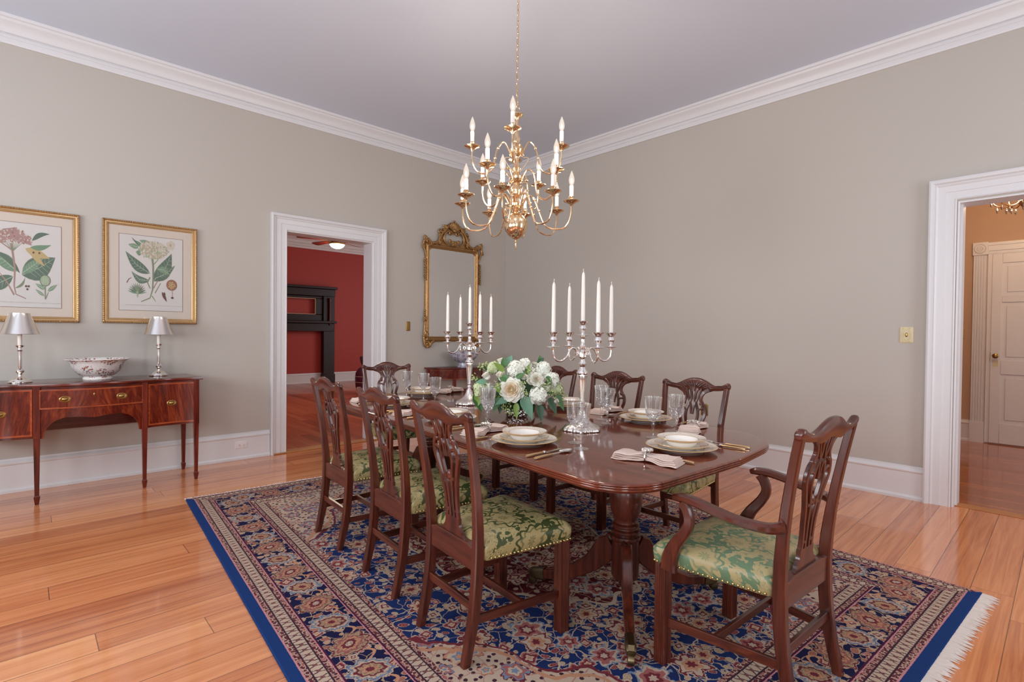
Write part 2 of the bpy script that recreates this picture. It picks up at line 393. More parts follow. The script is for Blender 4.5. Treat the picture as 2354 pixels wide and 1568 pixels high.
def mk_imari(name, ground, cols, sc=16):
    t = T(name); x, y, z = t.xyz(t.obj()); th = t.atan2(y, x)
    h = z*1.3 + (x*x + y*y).sqrt()*.5
    v = t.vec(th*.20, h); n = t.noise(v, 40, 3) - .5
    spray = t.vor(v, sc*.55); a = t.vor(t.vec(th*.20 + n*.012, h + n*.012), sc*3.2); cr, cg, cb = t.xyz(t.vor(v, sc*3.2, 'Color'))
    near = (spray + n*.25).lt(.42)
    fl = t.ramp(cr, [(0, cols[0]), (.35, cols[1]), (.6, cols[2]), (.8, cols[3])], 'CONSTANT')
    c = t.mix(near*((a).lt(.40)), ground, fl)
    vine = (t.noise(v, 34.0, 1, .5, 1.5) - .5).abs().lt(.018)
    c = t.mix(vine*.7, c, cols[3])
    return t.base(c, .12, 0, coat=.4)
M['imari'] = mk_imari('floral_porcelain', lin(232, 226, 224), [lin(150, 84, 60), lin(176, 120, 96), lin(110, 96, 104), lin(170, 160, 158)], 15)
M['blue_white'] = mk_imari('blue_and_white_porcelain', lin(196, 194, 204), [lin(60, 62, 100), lin(96, 98, 134), lin(70, 70, 106), lin(108, 106, 134)], 26)
def mk_mercury():
    t = T('mercury_glass'); v = t.vor(t.obj(), 60.0, dims='3D', out='Color'); r, g, b = t.xyz(v)
    t.bump(t.vor(t.obj(), 60.0, dims='3D'), .8, .01)
    return t.base(t.mix(r, (.5, .48, .45), (.97, .96, .94)), .12, 1.0)
M['mercury'] = mk_mercury()

# ---------------------------------------------------------------- mesh helpers
class MB:
    def __init__(s): s.v, s.f, s.mi = [], [], []
    def add(s, vs, fs, mi=0, M_=None):
        o = len(s.v)
        s.v += [tuple(M_ @ Vector(p)) if M_ else tuple(p) for p in vs]
        s.f += [[i + o for i in f] for f in fs]; s.mi += [mi]*len(fs); return s
    def box(s, c, d, mi=0, M_=None):
        x, y, z = c; a, b, e = d[0]/2, d[1]/2, d[2]/2
        vs = [(x+i*a, y+j*b, z+k*e) for k in (-1, 1) for j in (-1, 1) for i in (-1, 1)]
        return s.add(vs, [(0, 2, 3, 1), (4, 5, 7, 6), (0, 1, 5, 4), (2, 6, 7, 3), (0, 4, 6, 2), (1, 3, 7, 5)], mi, M_)
    def bb(s, x0, x1, y0, y1, z0, z1, mi=0):
        return s.box(((x0+x1)/2, (y0+y1)/2, (z0+z1)/2), (x1-x0, y1-y0, z1-z0), mi)
    def loft(s, rings, caps=True, mi=0, M_=None, closed=True):
        n = len(rings[0]); vs = [p for r in rings for p in r]; fs = []
        for i in range(len(rings)-1):
            for j in range(n if closed else n-1):
                k = (j+1) % n; fs.append((i*n+j, i*n+k, (i+1)*n+k, (i+1)*n+j))
        if caps and closed:
            fs.append(tuple(range(n))[::-1]); fs.append(tuple((len(rings)-1)*n + j for j in range(n)))
        return s.add(vs, fs, mi, M_)
    def lathe(s, prof, n=24, c=(0, 0, 0), mi=0, M_=None, mod=None):
        rings = []
        for r, z in prof:
            rings.append([(c[0]+(r*(mod(2*PI*k/n, r, z) if mod else 1))*math.cos(2*PI*k/n), c[1]+(r*(mod(2*PI*k/n, r, z) if mod else 1))*math.sin(2*PI*k/n), c[2]+z) for k in range(n)])
        return s.loft(rings, True, mi, M_)
    def tube(s, pts, r, n=8, mi=0, M_=None, flat_=(1, 1), up=None):
        P = [Vector(p) for p in pts]; rings = []; N = None
        for i, p in enumerate(P):
            t = (P[min(i+1, len(P)-1)] - P[max(i-1, 0)]).normalized()
            if N is None:
                a = Vector(up) if up else (Vector((0, 0, 1)) if abs(t.z) < .9 else Vector((1, 0, 0)))
                N = (a - t*a.dot(t)).normalized()
            else: N = (N - t*N.dot(t)).normalized()
            B = t.cross(N); q = r[i] if isinstance(r, (list, tuple)) else r
            rings.append([tuple(p + N*(math.cos(2*PI*k/n)*q*flat_[0]) + B*(math.sin(2*PI*k/n)*q*flat_[1])) for k in range(n)])
        return s.loft(rings, True, mi, M_)
    def bar(s, pts, w, d, side=None, mi=0, M_=None, ch=.18):
        """chamfered rectangular section swept along pts; w is measured along `side`"""
        P = [Vector(p) for p in pts]; rings = []
        for i, p in enumerate(P):
            t = (P[min(i+1, len(P)-1)] - P[max(i-1, 0)]).normalized()
            sd = Vector(side) if side else t.cross(Vector((0, 0, 1)))
            sd = (sd - t*sd.dot(t)).normalized(); nn = t.cross(sd)
            a = (w[i] if isinstance(w, (list, tuple)) else w)/2; b = (d[i] if isinstance(d, (list, tuple)) else d)/2
            c = ch*2*min(a, b)
            rings.append([tuple(p + sd*x + nn*y) for x, y in ((-a+c, -b), (a-c, -b), (a, -b+c), (a, b-c), (a-c, b), (-a+c, b), (-a, b-c), (-a, -b+c))])
        return s.loft(rings, True, mi, M_)
    def hbar(s, pts, wx, wy, mi=0, ch=.2, M_=None):
        """post: horizontal chamfered rectangles stacked along pts"""
        rings = []
        for i, (x, y, z) in enumerate(pts):
            a = (wx[i] if isinstance(wx, (list, tuple)) else wx)/2; b = (wy[i] if isinstance(wy, (list, tuple)) else wy)/2
            c = ch*2*min(a, b)
            rings.append([(x+p, y+q, z) for p, q in ((-a+c, -b), (a-c, -b), (a, -b+c), (a, b-c), (a-c, b), (-a+c, b), (-a, b-c), (-a, -b+c))])
        return s.loft(rings, True, mi, M_)
    def prism(s, poly, lo, hi, plane='xy', mi=0, M_=None):
        f = {'xy': lambda a, b, c: (a, b, c), 'xz': lambda a, b, c: (a, c, b), 'yz': lambda a, b, c: (c, a, b)}[plane]
        n = len(poly); vs = [f(a, b, lo) for a, b in poly] + [f(a, b, hi) for a, b in poly]
        fs = [tuple(range(n)), tuple(range(n, 2*n))[::-1]] + [(i, i+n, (i+1) % n + n, (i+1) % n) for i in range(n)]
        return s.add(vs, fs, mi, M_)
    def ball(s, c, r, nu=12, nv=8, mi=0, M_=None, fn=None):
        rx, ry, rz = (r, r, r) if not isinstance(r, (tuple, list)) else r
        rings = []
        for j in range(nv+1):
            ph = -PI/2 + PI*j/nv; q = max(.02, math.cos(ph)); ring = []
            for i in range(nu):
                th = 2*PI*i/nu; d = Vector((q*math.cos(th), q*math.sin(th), math.sin(ph)))
                k = fn(d) if fn else 1
                ring.append((c[0]+rx*d.x*k, c[1]+ry*d.y*k, c[2]+rz*d.z*k))
            rings.append(ring)
        return s.loft(rings, True, mi, M_)
    def build(s, name, mats, parent=None, angle=38, bevel=0, label=None, loc=None, smooth=True):
        me = bpy.data.meshes.new(name); me.from_pydata(s.v, [], s.f)
        if not isinstance(mats, (list, tuple)): mats = [mats]
        for m_ in mats: me.materials.append(M[m_] if isinstance(m_, str) else m_)
        me.polygons.foreach_set('material_index', s.mi)
        me.validate(); me.update()
        import bmesh
        bm = bmesh.new(); bm.from_mesh(me); bmesh.ops.recalc_face_normals(bm, faces=bm.faces); bm.to_mesh(me); bm.free()
        if smooth:
            me.shade_smooth()
            me.set_sharp_from_angle(angle=R(angle))
        o = bpy.data.objects.new(name, me); col.objects.link(o)
        if parent: o.parent = parent
        if loc: o.location = loc
        if label: o['label'] = label
        if bevel:
            b = o.modifiers.new('bevel', 'BEVEL'); b.width = bevel; b.segments = 2; b.limit_method = 'ANGLE'; b.angle_limit = R(40)
        return o
def tag(o, label, cat, group=None):
    o['label'] = label; o['category'] = cat
    if group: o['group'] = group
    return o
def thing(name, label, cat, loc=(0, 0, 0), rz=0.0, group=None):
    o = bpy.data.objects.new(name, None); col.objects.link(o); o.empty_display_size = .1
    o.location = loc; o.rotation_euler = (0, 0, rz); return tag(o, label, cat, group)
def struct(o): o['kind'] = 'structure'; return o
def dup(root, loc, rz=0.0, label=None, group=None):
    def cp(o, par):
        c = o.copy(); col.objects.link(c)
        if par: c.parent = par
        for ch in o.children: cp(ch, c)
        return c
    r = cp(root, None); r.location = loc; r.rotation_euler = (0, 0, rz)
    if label: r['label'] = label
    if group: r['group'] = group
    return r
def spline(pts, n=6):
    """Catmull-Rom resample of a control polyline"""
    P = [Vector(p) for p in pts]; out = []
    for i in range(len(P)-1):
        p0 = P[max(i-1, 0)]; p1 = P[i]; p2 = P[i+1]; p3 = P[min(i+2, len(P)-1)]
        for k in range(n):
            t = k/n
            out.append(.5*((2*p1) + (p2-p0)*t + (2*p0-5*p1+4*p2-p3)*t*t + (3*p1-p0-3*p2+p3)*t**3))
    out.append(P[-1]); return [tuple(p) for p in out]
def lerp_list(a, n):
    """resample a list of radii to n values"""
    out = []
    for i in range(n):
        t = i/(n-1)*(len(a)-1); k = min(int(t), len(a)-2); out.append(a[k]+(a[k+1]-a[k])*(t-k))
    return out

# ---------------------------------------------------------------- the setting
X0, Y0 = -2.6, -2.6
WT = .20                                  # wall thickness
AX0, AX1, AZ = 2.045, 3.062, 2.371        # opening in the left wall
BY1, BY0, BZ = .600, -.560, 2.340         # opening in the right wall
struct(MB().bb(X0, XB + .13, Y0, YA + .05, -.1, 0).build('floor', 'floor'))
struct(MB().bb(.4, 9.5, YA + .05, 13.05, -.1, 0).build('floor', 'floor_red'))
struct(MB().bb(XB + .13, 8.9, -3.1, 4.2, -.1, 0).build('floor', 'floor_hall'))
struct(MB().bb(X0, XB + .01, Y0, YA + .01, ZC, ZC + .1).build('ceiling', 'ceiling'))
struct(MB().bb(.4, 9.5, YA + .01, 13.05, ZC, ZC + .1).build('ceiling', 'ceiling'))
struct(MB().bb(XB + .01, 8.9, -3.1, 4.2, ZC, ZC + .1).build('ceiling', 'tan_wall'))
b = MB(); b.bb(X0 - .2, AX0, YA, YA + WT, 0, ZC); b.bb(AX1, XB + .2, YA, YA + WT, 0, ZC); b.bb(AX0, AX1, YA, YA + WT, AZ, ZC)
struct(b.build('wall_left', 'wall'))
b = MB(); b.bb(XB, XB + .2, BY1, YA, 0, ZC); b.bb(XB, XB + .2, Y0 - .2, BY0, 0, ZC); b.bb(XB, XB + .2, BY0, BY1, BZ, ZC)
struct(b.build('wall_right', 'wall'))
def window_wall(name, fixed, cs, axis):
    """a wall of tall windows behind the camera: solid piers, spandrels and lintels"""
    b = MB(); hw, z0, z1 = .62, .62, 3.08; lo = X0 if axis == 'x' else Y0; hi = XB if axis == 'x' else YA
    def q(a0, a1, za, zb):
        if axis == 'x': b.bb(a0, a1, fixed - .2, fixed, za, zb)
        else: b.bb(fixed - .2, fixed, a0, a1, za, zb)
    edges = [lo] + [e for c in cs for e in (c - hw, c + hw)] + [hi]
    for i in range(0, len(edges), 2): q(edges[i], edges[i+1], 0, ZC)
    for c in cs: q(c - hw, c + hw, 0, z0); q(c - hw, c + hw, z1, ZC)
    struct(b.build(name, 'wall'))
    for i, c in enumerate(cs):
        f = MB()
        def r(a0, a1, za, zb, d0, d1):
            if axis == 'x': f.bb(a0, a1, fixed + d0, fixed + d1, za, zb)
            else: f.bb(fixed + d0, fixed + d1, a0, a1, za, zb)
        r(c - hw - .12, c - hw, z0 - .12, z1 + .14, 0, .03); r(c + hw, c + hw + .12, z0 - .12, z1 + .14, 0, .03)
        r(c - hw, c + hw, z1, z1 + .14, 0, .03); r(c - hw, c + hw, z0 - .12, z0, 0, .05)
        r(c - hw, c + hw, 1.82, 1.88, -.14, -.10); r(c - .015, c + .015, z0, z1, -.14, -.11)
        struct(f.build('window_%d' % (i + (1 if axis == 'x' else 3)), 'trim'))  # out-of-view frame, made up to go round the fill light
window_wall('wall_front', Y0, FILLX, 'x'); window_wall('wall_near', X0, FILLY, 'y')
# red room beyond the left wall, hall beyond the right wall
struct(MB().bb(.4, 9.5, 13.0, 13.1, 0, ZC).build('wall_red_room', 'red_wall'))
struct(MB().bb(9.4, 9.5, YA + .2, 13.0, 0, ZC).build('wall_red_room', 'red_wall'))
struct(MB().bb(.3, .4, YA + .2, 13.0, 0, ZC).build('wall_red_room', 'red_wall'))
struct(MB().bb(8.74, 8.84, -3.1, 4.2, 0, ZC).build('wall_hall', 'tan_wall'))
struct(MB().bb(XB + .2, 8.74, 4.1, 4.2, 0, ZC).build('wall_hall', 'tan_wall'))
struct(MB().bb(XB + .2, 8.74, -3.1, -3.0, 0, ZC).build('wall_hall', 'tan_wall'))

def sweep_lines(name, path, prof, mat='trim', caps=True):
    """profile (offset from the wall, z) swept along wall polyline path [(x, y, nx, ny)]: n points into the room"""
    b = MB(); rings = [[(x + nx*p, y + ny*p, z) for p, z in prof] for x, y, nx, ny in path]
    b.loft(rings, caps); return struct(b.build(name, mat, angle=25))
CROWN = [(0, 3.515), (.018, 3.515), (.022, 3.530), (.022, 3.556), (.030, 3.560), (.030, 3.578), (.018, 3.584), (.018, 3.590), (.034, 3.594),
         (.040, 3.606), (.046, 3.625), (.058, 3.642), (.074, 3.655), (.088, 3.666), (.094, 3.678), (.094, 3.684), (.108, 3.688), (.112, 3.70), (.112, ZC + .002), (0, ZC + .002)]
sweep_lines('trim_1', [(X0, YA, 0, -1), (XB, YA, -1, -1), (XB, Y0, -1, 0)], CROWN)
BASE = [(0, 0), (.030, 0), (.030, .020), (.024, .032), (.018, .036), (.018, .216), (.024, .222), (.026, .232), (.020, .246), (.012, .254), (.010, .268), (0, .268)]
for n_, p_ in (('baseboard_left', [(X0, YA, 0, -1), (1.888, YA, 0, -1)]), ('baseboard_left', [(3.238, YA, 0, -1), (XB, YA, -1, -1)]),
               ('baseboard_right', [(XB, YA, -1, -1), (XB, .769, -1, 0)]), ('baseboard_right', [(XB, -.73, -1, 0), (XB, Y0, -1, 0)])):
    sweep_lines(n_, p_, BASE)
sweep_lines('baseboard_red_room', [(.4, 13.0, 0, -1), (9.4, 13.0, 0, -1)], [(p, z*.93) for p, z in BASE])
sweep_lines('trim_2', [(.4, 13.0, 0, -1), (9.4, 13.0, 0, -1)], [(0, 3.35), (.02, 3.35), (.02, 3.40), (.04, 3.41), (.04, 3.46), (.07, 3.47), (.07, 3.53), (.12, 3.57), (.20, 3.63), (.20, 3.66), (.26, 3.68), (.26, ZC), (0, ZC)])
sweep_lines('baseboard_hall', [(8.74, -3.0, -1, 0), (8.74, -.62, -1, 0)], BASE)
sweep_lines('baseboard_hall', [(8.74, .845, -1, 0), (8.74, 4.1, -1, 0)], BASE)
# door casings: stepped back-band moulding, mitred at the head
CAS = [(0, 0), (0, .046), (.012, .050), (.026, .046), (.032, .036), (.036, .030), (.044, .034), (.052, .028), (.056, .024), (.100, .024), (.102, .018), (.152, .018), (.158, .022), (.165, .016), (.165, 0)]
def casing(name, a0, a1, ztop, fn, W=.165, prof=CAS):
    b = MB(); rings = []
    for wv, pr in prof:
        off = W - wv
        rings.append([fn(a0 - off, 0, pr), fn(a0 - off, ztop + off, pr), fn(a1 + off, ztop + off, pr), fn(a1 + off, 0, pr)])
    b.loft(rings, False, closed=False); return struct(b.build(name, 'trim', angle=20))
casing('trim_3', AX0 + .012, AX1 - .002, AZ - .004, lambda a, z, p: (a, YA - p, z))
casing('trim_4', BY0, BY1 + .006, BZ + .012, lambda a, z, p: (XB - p, a, z))
b = MB(); b.bb(AX0, AX0 + .014, YA - .004, YA + WT, 0, AZ); b.bb(AX1 - .014, AX1, YA - .004, YA + WT, 0, AZ); b.bb(AX0 + .014, AX1 - .014, YA - .004, YA + WT, AZ - .014, AZ)
struct(b.build('trim_5', 'trim'))
b = MB(); b.bb(XB - .004, XB + .2, BY1 - .012, BY1, 0, BZ); b.bb(XB - .004, XB + .2, BY0, BY0 + .012, 0, BZ); b.bb(XB - .004, XB + .2, BY0 + .012, BY1 - .012, BZ - .012, BZ)
b.bb(XB + .06, XB + .2, BY1 - .024, BY1 - .012, 0, BZ - .012)
struct(b.build('trim_6', 'trim'))
struct(MB().bb(AX0 - .14, AX1 + .14, YA - .045, YA + .09, 0, .012).build('trim_7', 'threshold', bevel=.004))
struct(MB().bb(XB + .05, XB + .16, BY0, BY1, 0, .006).build('trim_8', 'threshold', bevel=.002))

# hall door with its fluted pilaster casing
HX = 8.74
b = MB()
fl_ = []
for k in range(5): fl_ += [(.717 + .125*(k + .12)/5, .030), (.717 + .125*(k + .30)/5, .020), (.717 + .125*(k + .70)/5, .020), (.717 + .125*(k + .88)/5, .030)]
poly = [(.717, 0), (.717, .030)] + fl_ + [(.842, .030), (.842, 0)]
b.prism([(HX - p, a) for a, p in poly], .26, 2.335)
b.bb(HX - .036, HX, .712, .847, 0, .26); b.bb(HX - .042, HX, .706, .851, 2.335, 2.490)
b.lathe([(.062, 0), (.062, .008), (.052, .014), (.044, .006), (.034, .008), (.026, .014), (.016, .006), (.010, .014), (.001, .016)], 28, M_=Matrix.Translation((HX - .040, .778, 2.412)) @ Matrix.Rotation(-PI/2, 4, 'Y'))
for k in range(4): b.bb(HX - .018 - .012*(k % 2), HX, -.35, .706, 2.345 + .034*k, 2.345 + .034*(k + 1))
b.bb(HX - .030, HX, -.48, -.352, 0, 2.49)
struct(b.build('trim_9', 'trim', angle=30))
dl, dr = .668, -.30
door = struct(MB().bb(HX - .010, HX + .002, dr, dl + .04, .012, 2.345).build('door_1', 'trim'))
b = MB()
def stile(y0, y1, z0, z1): b.bb(HX - .022, HX - .008, y0, y1, z0, z1)
stile(.575, dl, .012, 2.335); stile(dr, -.21, .012, 2.335); stile(.135, .225, .012, 2.335)
for z0, z1 in ((.012, .26), (.86, 1.03), (1.74, 1.82), (2.22, 2.335)):
    stile(.225, .575, z0, z1); stile(-.21, .135, z0, z1)
for y0, y1 in ((.225, .575), (-.21, .135)):
    for z0, z1 in ((.26, .86), (1.03, 1.74), (1.82, 2.22)): b.bb(HX - .018, HX - .008, y0 + .045, y1 - .045, z0 + .045, z1 - .045)
struct(b.build('door_panelling', 'trim', door, bevel=.005))
b = MB(); Mx = Matrix.Translation((HX - .022, .618, 1.086)) @ Matrix.Rotation(-PI/2, 4, 'Y')
b.lathe([(.026, 0), (.026, .004), (.010, .006), (.010, .03), (.022, .036), (.030, .046), (.030, .056), (.020, .064), (.001, .066)], 20, M_=Mx)
b.build('door_knob', 'brass_old', door, label='round brass door knob')
b = MB(); b.bb(HX - .026, HX - .021, .594, .642, .955, 1.035); b.build('keyhole_plate', 'plate_ivory', door)
b = MB(); b.bb(HX - .03, HX - .020, .664, .672, 1.02, 1.12); b.build('latch_plate', 'brass_old', door)

# ---------------------------------------------------------------- rug
RUG_C = (2.21 + .02, 2.433); RUG_A = R(-4.2)
rug = thing('persian_rug', 'large navy and cream Persian rug with medallion lying under the dining table', 'rug', (RUG_C[0], RUG_C[1], 0), RUG_A)
b = MB(); hw, hl = RUGW/2, RUGL/2
b.loft([[(x*k, y*k2, z) for x, y in ((-hw, -hl), (hw, -hl), (hw, hl), (-hw, hl))] for k, k2, z in ((1, 1, .0005), (1, 1, .009), (.998, .9985, .012))])
b.build('pile', 'rug', rug, smooth=False)
random.seed(3)
for sg in (-1, 1):
    b = MB(); n = 330
    for i in range(n):
        x = -hw + RUGW*(i + .5)/n; L = random.uniform(.045, .075) if sg < 0 else random.uniform(.035, .06); dx = random.uniform(-.012, .012); wd = RUGW/n*.62
        z1 = .006 + random.uniform(0, .002)
        b.add([(x - wd, sg*(hl - .002), .002), (x + wd, sg*(hl - .002), .002), (x + wd + dx*.5, sg*(hl + L*.6), .002), (x + dx, sg*(hl + L), .001), (x - wd + dx*.5, sg*(hl + L*.6), .002),
               (x - wd, sg*(hl - .002), z1), (x + wd, sg*(hl - .002), z1), (x + wd + dx*.5, sg*(hl + L*.6), z1), (x + dx, sg*(hl + L), .003), (x - wd + dx*.5, sg*(hl + L*.6), z1)],
              [(0, 1, 2, 3, 4), (5, 6, 7, 8, 9), (0, 1, 6, 5), (1, 2, 7, 6), (2, 3, 8, 7), (3, 4, 9, 8), (4, 0, 5, 9)])
    b.build('fringe', 'fringe', rug, smooth=False, label='white cotton fringe')
RT = .012                                # rug top

# ---------------------------------------------------------------- dining table
TZ = .750
def round_poly(cs, n=14):
    out = []; m = len(cs)
    for i in range(m):
        x, y, r = cs[i]; a = Vector(cs[i-1][:2]); c = Vector(cs[(i+1) % m][:2]); p = Vector((x, y))
        d1 = (a - p).normalized(); d2 = (c - p).normalized()
        for k in range(n+1):
            t = k/n; q = p + d1*r; s_ = p + d2*r
            u = (1-t)**2; v = 2*t*(1-t)*.78; w_ = t*t; tot = u+v+w_
            pt = (q*u + p*v + s_*w_)/tot
            out.append((pt.x, pt.y))
    return out
outline = round_poly([(1.530, 1.045, .24), (2.345, .995, .01), (3.020, 1.045, .34), (3.385, 4.165, .42), (1.800, 4.165, .42)])
TC = (2.42, 2.60)
table = thing('dining_table', 'long mahogany double pedestal dining table with reeded edge set for dinner', 'table', (TC[0], TC[1], 0))
def offset_ring(poly, off, z):
    n = len(poly); r = []
    for i in range(n):
        a = Vector(poly[i-1]); c = Vector(poly[(i+1) % n]); t = (c - a); t.normalize()
        nn = Vector((t.y, -t.x)); r.append((poly[i][0] + nn.x*off - TC[0], poly[i][1] + nn.y*off - TC[1], z))
    return r
E_ = [(-.012, 0), (-.004, -.0015), (-.0005, -.004), (0, -.007), (-.0015, -.0095), (-.0085, -.0105), (-.0015, -.0115), (0, -.015), (-.0015, -.0185), (-.0085, -.0195),
      (-.0015, -.0205), (0, -.024), (-.0015, -.0275), (-.0085, -.0285), (-.003, -.031), (-.006, -.035), (-.02, -.037)]
b = MB(); b.loft([offset_ring(outline, o, TZ + z) for o, z in E_]); b.build('tabletop', 'table_top', table, angle=50)
b = MB(); b.bb(-.62, .62, -1.15, 1.25, TZ - .075, TZ - .036); b.build('table_frame', 'mahogany_y', table)
def pedestal(cx, cy, feet):
    c = (cx - TC[0], cy - TC[1], 0)
    b = MB()
    b.lathe([(.030, .150), (.058, .155), (.064, .168), (.064, .335), (.070, .340), (.072, .348), (.070, .356), (.058, .360), (.060, .368), (.068, .374), (.068, .384), (.058, .390), (.057, .396), (.064, .402), (.064, .411), (.054, .418),
             (.052, .428), (.056, .440), (.068, .47), (.076, .51), (.0775, .545), (.073, .578), (.062, .602), (.050, .614), (.049, .622), (.060, .630), (.062, .640), (.058, .648), (.052, .654), (.066, .664), (.070, .680), (.085, .70), (.085, TZ - .036)], 40, c)
    col_ = b.build('pedestal_column', 'mahogany', table, angle=30)
    for fx, fy in feet:
        d = Vector((fx - cx, fy - cy)); L = d.length; d /= L; sd = (-d.y, d.x, 0)
        prof = [(.060, .30, .050, .10), (.085, .285, .050, .115), (.115, .245, .048, .105), (.16, .195, .046, .085), (.22, .150, .044, .068), (.29, .112, .041, .055), (.36, .088, .038, .046), (L - .03, .073, .034, .040), (L - .005, .070, .032, .038)]
        pts = [(c[0] + d.x*p, c[1] + d.y*p, z) for p, z, a_, e_ in prof]
        b = MB(); b.bar(pts, [q[2] for q in prof], [q[3] for q in prof], sd, ch=.12)
        rd = [(c[0] + d.x*p, c[1] + d.y*p, z + e_/2) for p, z, a_, e_ in prof]
        for o_ in (-.011, .011): b.tube([(x + sd[0]*o_, y + sd[1]*o_, z) for x, y, z in rd], .0055, 6)
        leg = b.build('leg', 'mahogany', table, angle=35)
        b = MB(); e = [(c[0] + d.x*p, c[1] + d.y*p, z) for p, z in ((L - .055, .077), (L - .02, .073), (L + .012, .070), (L + .022, .064))]
        b.bar(e, [.045, .044, .042, .034], [.058, .054, .050, .036], sd, ch=.2)
        Mw = Matrix.Translation((c[0] + d.x*(L + .012), c[1] + d.y*(L + .012), RT + .021)) @ Matrix.Rotation(math.atan2(d.y, d.x), 4, 'Z') @ Matrix.Rotation(PI/2, 4, 'X')
        b.lathe([(.006, -.014), (.020, -.012), (.021, -.008), (.021, .008), (.020, .012), (.006, .014)], 18, M_=Mw)
        b.bar([(c[0] + d.x*(L + .006) + sd[0]*s_, c[1] + d.y*(L + .006) + sd[1]*s_, z) for s_, z in ((0, .06), (0, .05))], .034, .02, sd)
        b.build('caster', 'brass_dark', leg, label='brass caster')
pedestal(2.08, 1.42, [(1.738, 1.154), (1.925, 1.862), (2.548, 1.219)])
pedestal(2.50, 3.68, [(2.42, 4.10), (2.12, 3.42), (2.86, 3.44)])

# ---------------------------------------------------------------- chairs
def make_chair(label, group, arm=False, carved=False, fabric='damask'):
    name = 'dining_armchair' if arm else 'dining_chair'
    t = thing(name, label, 'armchair' if arm else 'chair', (0, 0, 0), 0, group)
    wr, wf, we = (.195, .262, .252) if arm else (.178, .219, .226)
    # back posts run from the floor to the ears of the crest rail
    pz = [(0, -.262), (.06, -.249), (.13, -.234), (.22, -.220), (.32, -.211), (.43, -.208), (.52, -.212), (.62, -.222), (.72, -.236), (.82, -.253), (.90, -.268), (.958, -.280)]
    def px(z): return wr + .002 + (0 if z < .40 else (we - wr - .014)*min(1, (z - .40)/.55)**1.15)
    def py(z):
        for (a, c), (d, e) in zip(pz, pz[1:]):
            if z <= d: return c + (e - c)*(z - a)/(d - a)
        return pz[-1][1] - (z - .958)*.18
    for s in (-1, 1):
        b = MB(); n = len(pz)
        b.hbar([(s*px(z), y, z) for z, y in pz], lerp_list([.034, .036, .036, .034, .032, .031, .030], n), lerp_list([.034, .040, .044, .042, .034, .030, .028], n), ch=.14)
        if carved:
            for o_ in (-.008, 0, .008): b.tube([(s*px(z) + o_, y + .5*w_ - .001, z) for (z, y), w_ in list(zip(pz, lerp_list([.034, .040, .044, .042, .034, .030, .028], n)))[6:]], .0035, 6)
        b.build('rear_leg', 'mahogany', t, angle=30)
    for s in (-1, 1):
        b = MB(); h = .0235; g = .0035; q = []
        side_ = [(-h, -h)] + [(-h + 2*h*u, -h + (g if k % 2 else 0)) for k, u in enumerate((.12, .2, .3, .38, .5, .62, .70, .8, .88))] 
        for r_ in range(4):
            c_, s_ = math.cos(PI/2*r_), math.sin(PI/2*r_)
            q += [(c_*x - s_*y, s_*x + c_*y) for x, y in side_]
        b.loft([[(s*(wf + .002) + x*k, .206 + y*k, z) for x, y in q] for k, z in ((.94, 0), (1, .006), (1, .41))])
        b.build('front_leg', 'mahogany', t, angle=30)
    # upholstered seat
    fr = wf + .030; rr_ = wr + .020; y1 = .242; y0 = -.186
    base_ = round_poly([(-rr_, y0, .02), (rr_, y0, .02), (fr, y1 - .004, .022), (0, y1 + .008, .2), (-fr, y1 - .004, .022)], 9)
    def seat_ring(ins, z, out=0):
        k = 1 - (ins - out)/.21; return [(x*k, .03 + (y - .03)*k, z) for x, y in base_]
    b = MB(); b.loft([seat_ring(.004, .392), seat_ring(0, .396), seat_ring(0, .43, .004), seat_ring(0, .452, .004), seat_ring(.007, .468), seat_ring(.020, .480), seat_ring(.045, .489), seat_ring(.08, .495), seat_ring(.12, .498), seat_ring(.165, .4995), seat_ring(.20, .500)])
    b.build('seat', fabric, t, angle=60)
    b = MB(); ring = [Vector(p) for p in seat_ring(-.0008, .402)]
    tot = sum((ring[i] - ring[i-1]).length for i in range(len(ring))); acc = 0; nxt = 0
    for i in range(len(ring)):
        a, c = ring[i-1], ring[i]; L = (c - a).length
        while nxt < acc + L:
            p = a + (c - a)*((nxt - acc)/max(L, 1e-6))
            if p.y > -.17: b.ball(tuple(p), .0058, 8, 6)
            nxt += .0178
        acc += L
    b.build('nailhead_trim', 'nail', t, label='row of brass nailheads')
    b = MB(); b.prism([(-px(.4) - .002, .352), (px(.4) + .002, .352), (px(.4) + .002, .442)] + [(x, z) for x, z in ((.150, .443), (.125, .452), (.100, .452), (-.100, .452), (-.125, .452), (-.150, .443))] + [(-px(.4) - .002, .442)], -.222, -.190, 'xz')
    for x0, x1, z1 in ((-wf, wf, 0),): b.bb(-wf + .02, wf - .02, .190, .212, .394, .43)
    for s in (-1, 1): b.bar([(s*wr, -.19, .412), (s*(wf - .004), .20, .412)], .02, .036)
    b.build('seat_rail', 'mahogany_x', t, bevel=.004)
    # stretchers
    zs = .165
    for s in (-1, 1):
        b = MB(); b.bar([(s*wr, -.212, zs), (s*wf, .20, zs)], .016, .034, (1, 0, 0), ch=.1); b.build('stretcher', 'mahogany_y', t)
    b = MB(); xm = (wr + wf)/2 - .004; b.bar([(-xm, .01, zs), (xm, .01, zs)], .016, .032, (0, 1, 0), ch=.1); b.build('stretcher', 'mahogany_x', t)
    b = MB(); b.bar([(-wr, -.222, .215), (wr, -.222, .215)], .016, .034, (0, 1, 0), ch=.1); b.build('stretcher', 'mahogany_x', t)
    # pierced splat
    b = MB(); k = 1.24 if arm else 1.12
    def yb(z): return py(z) + .002
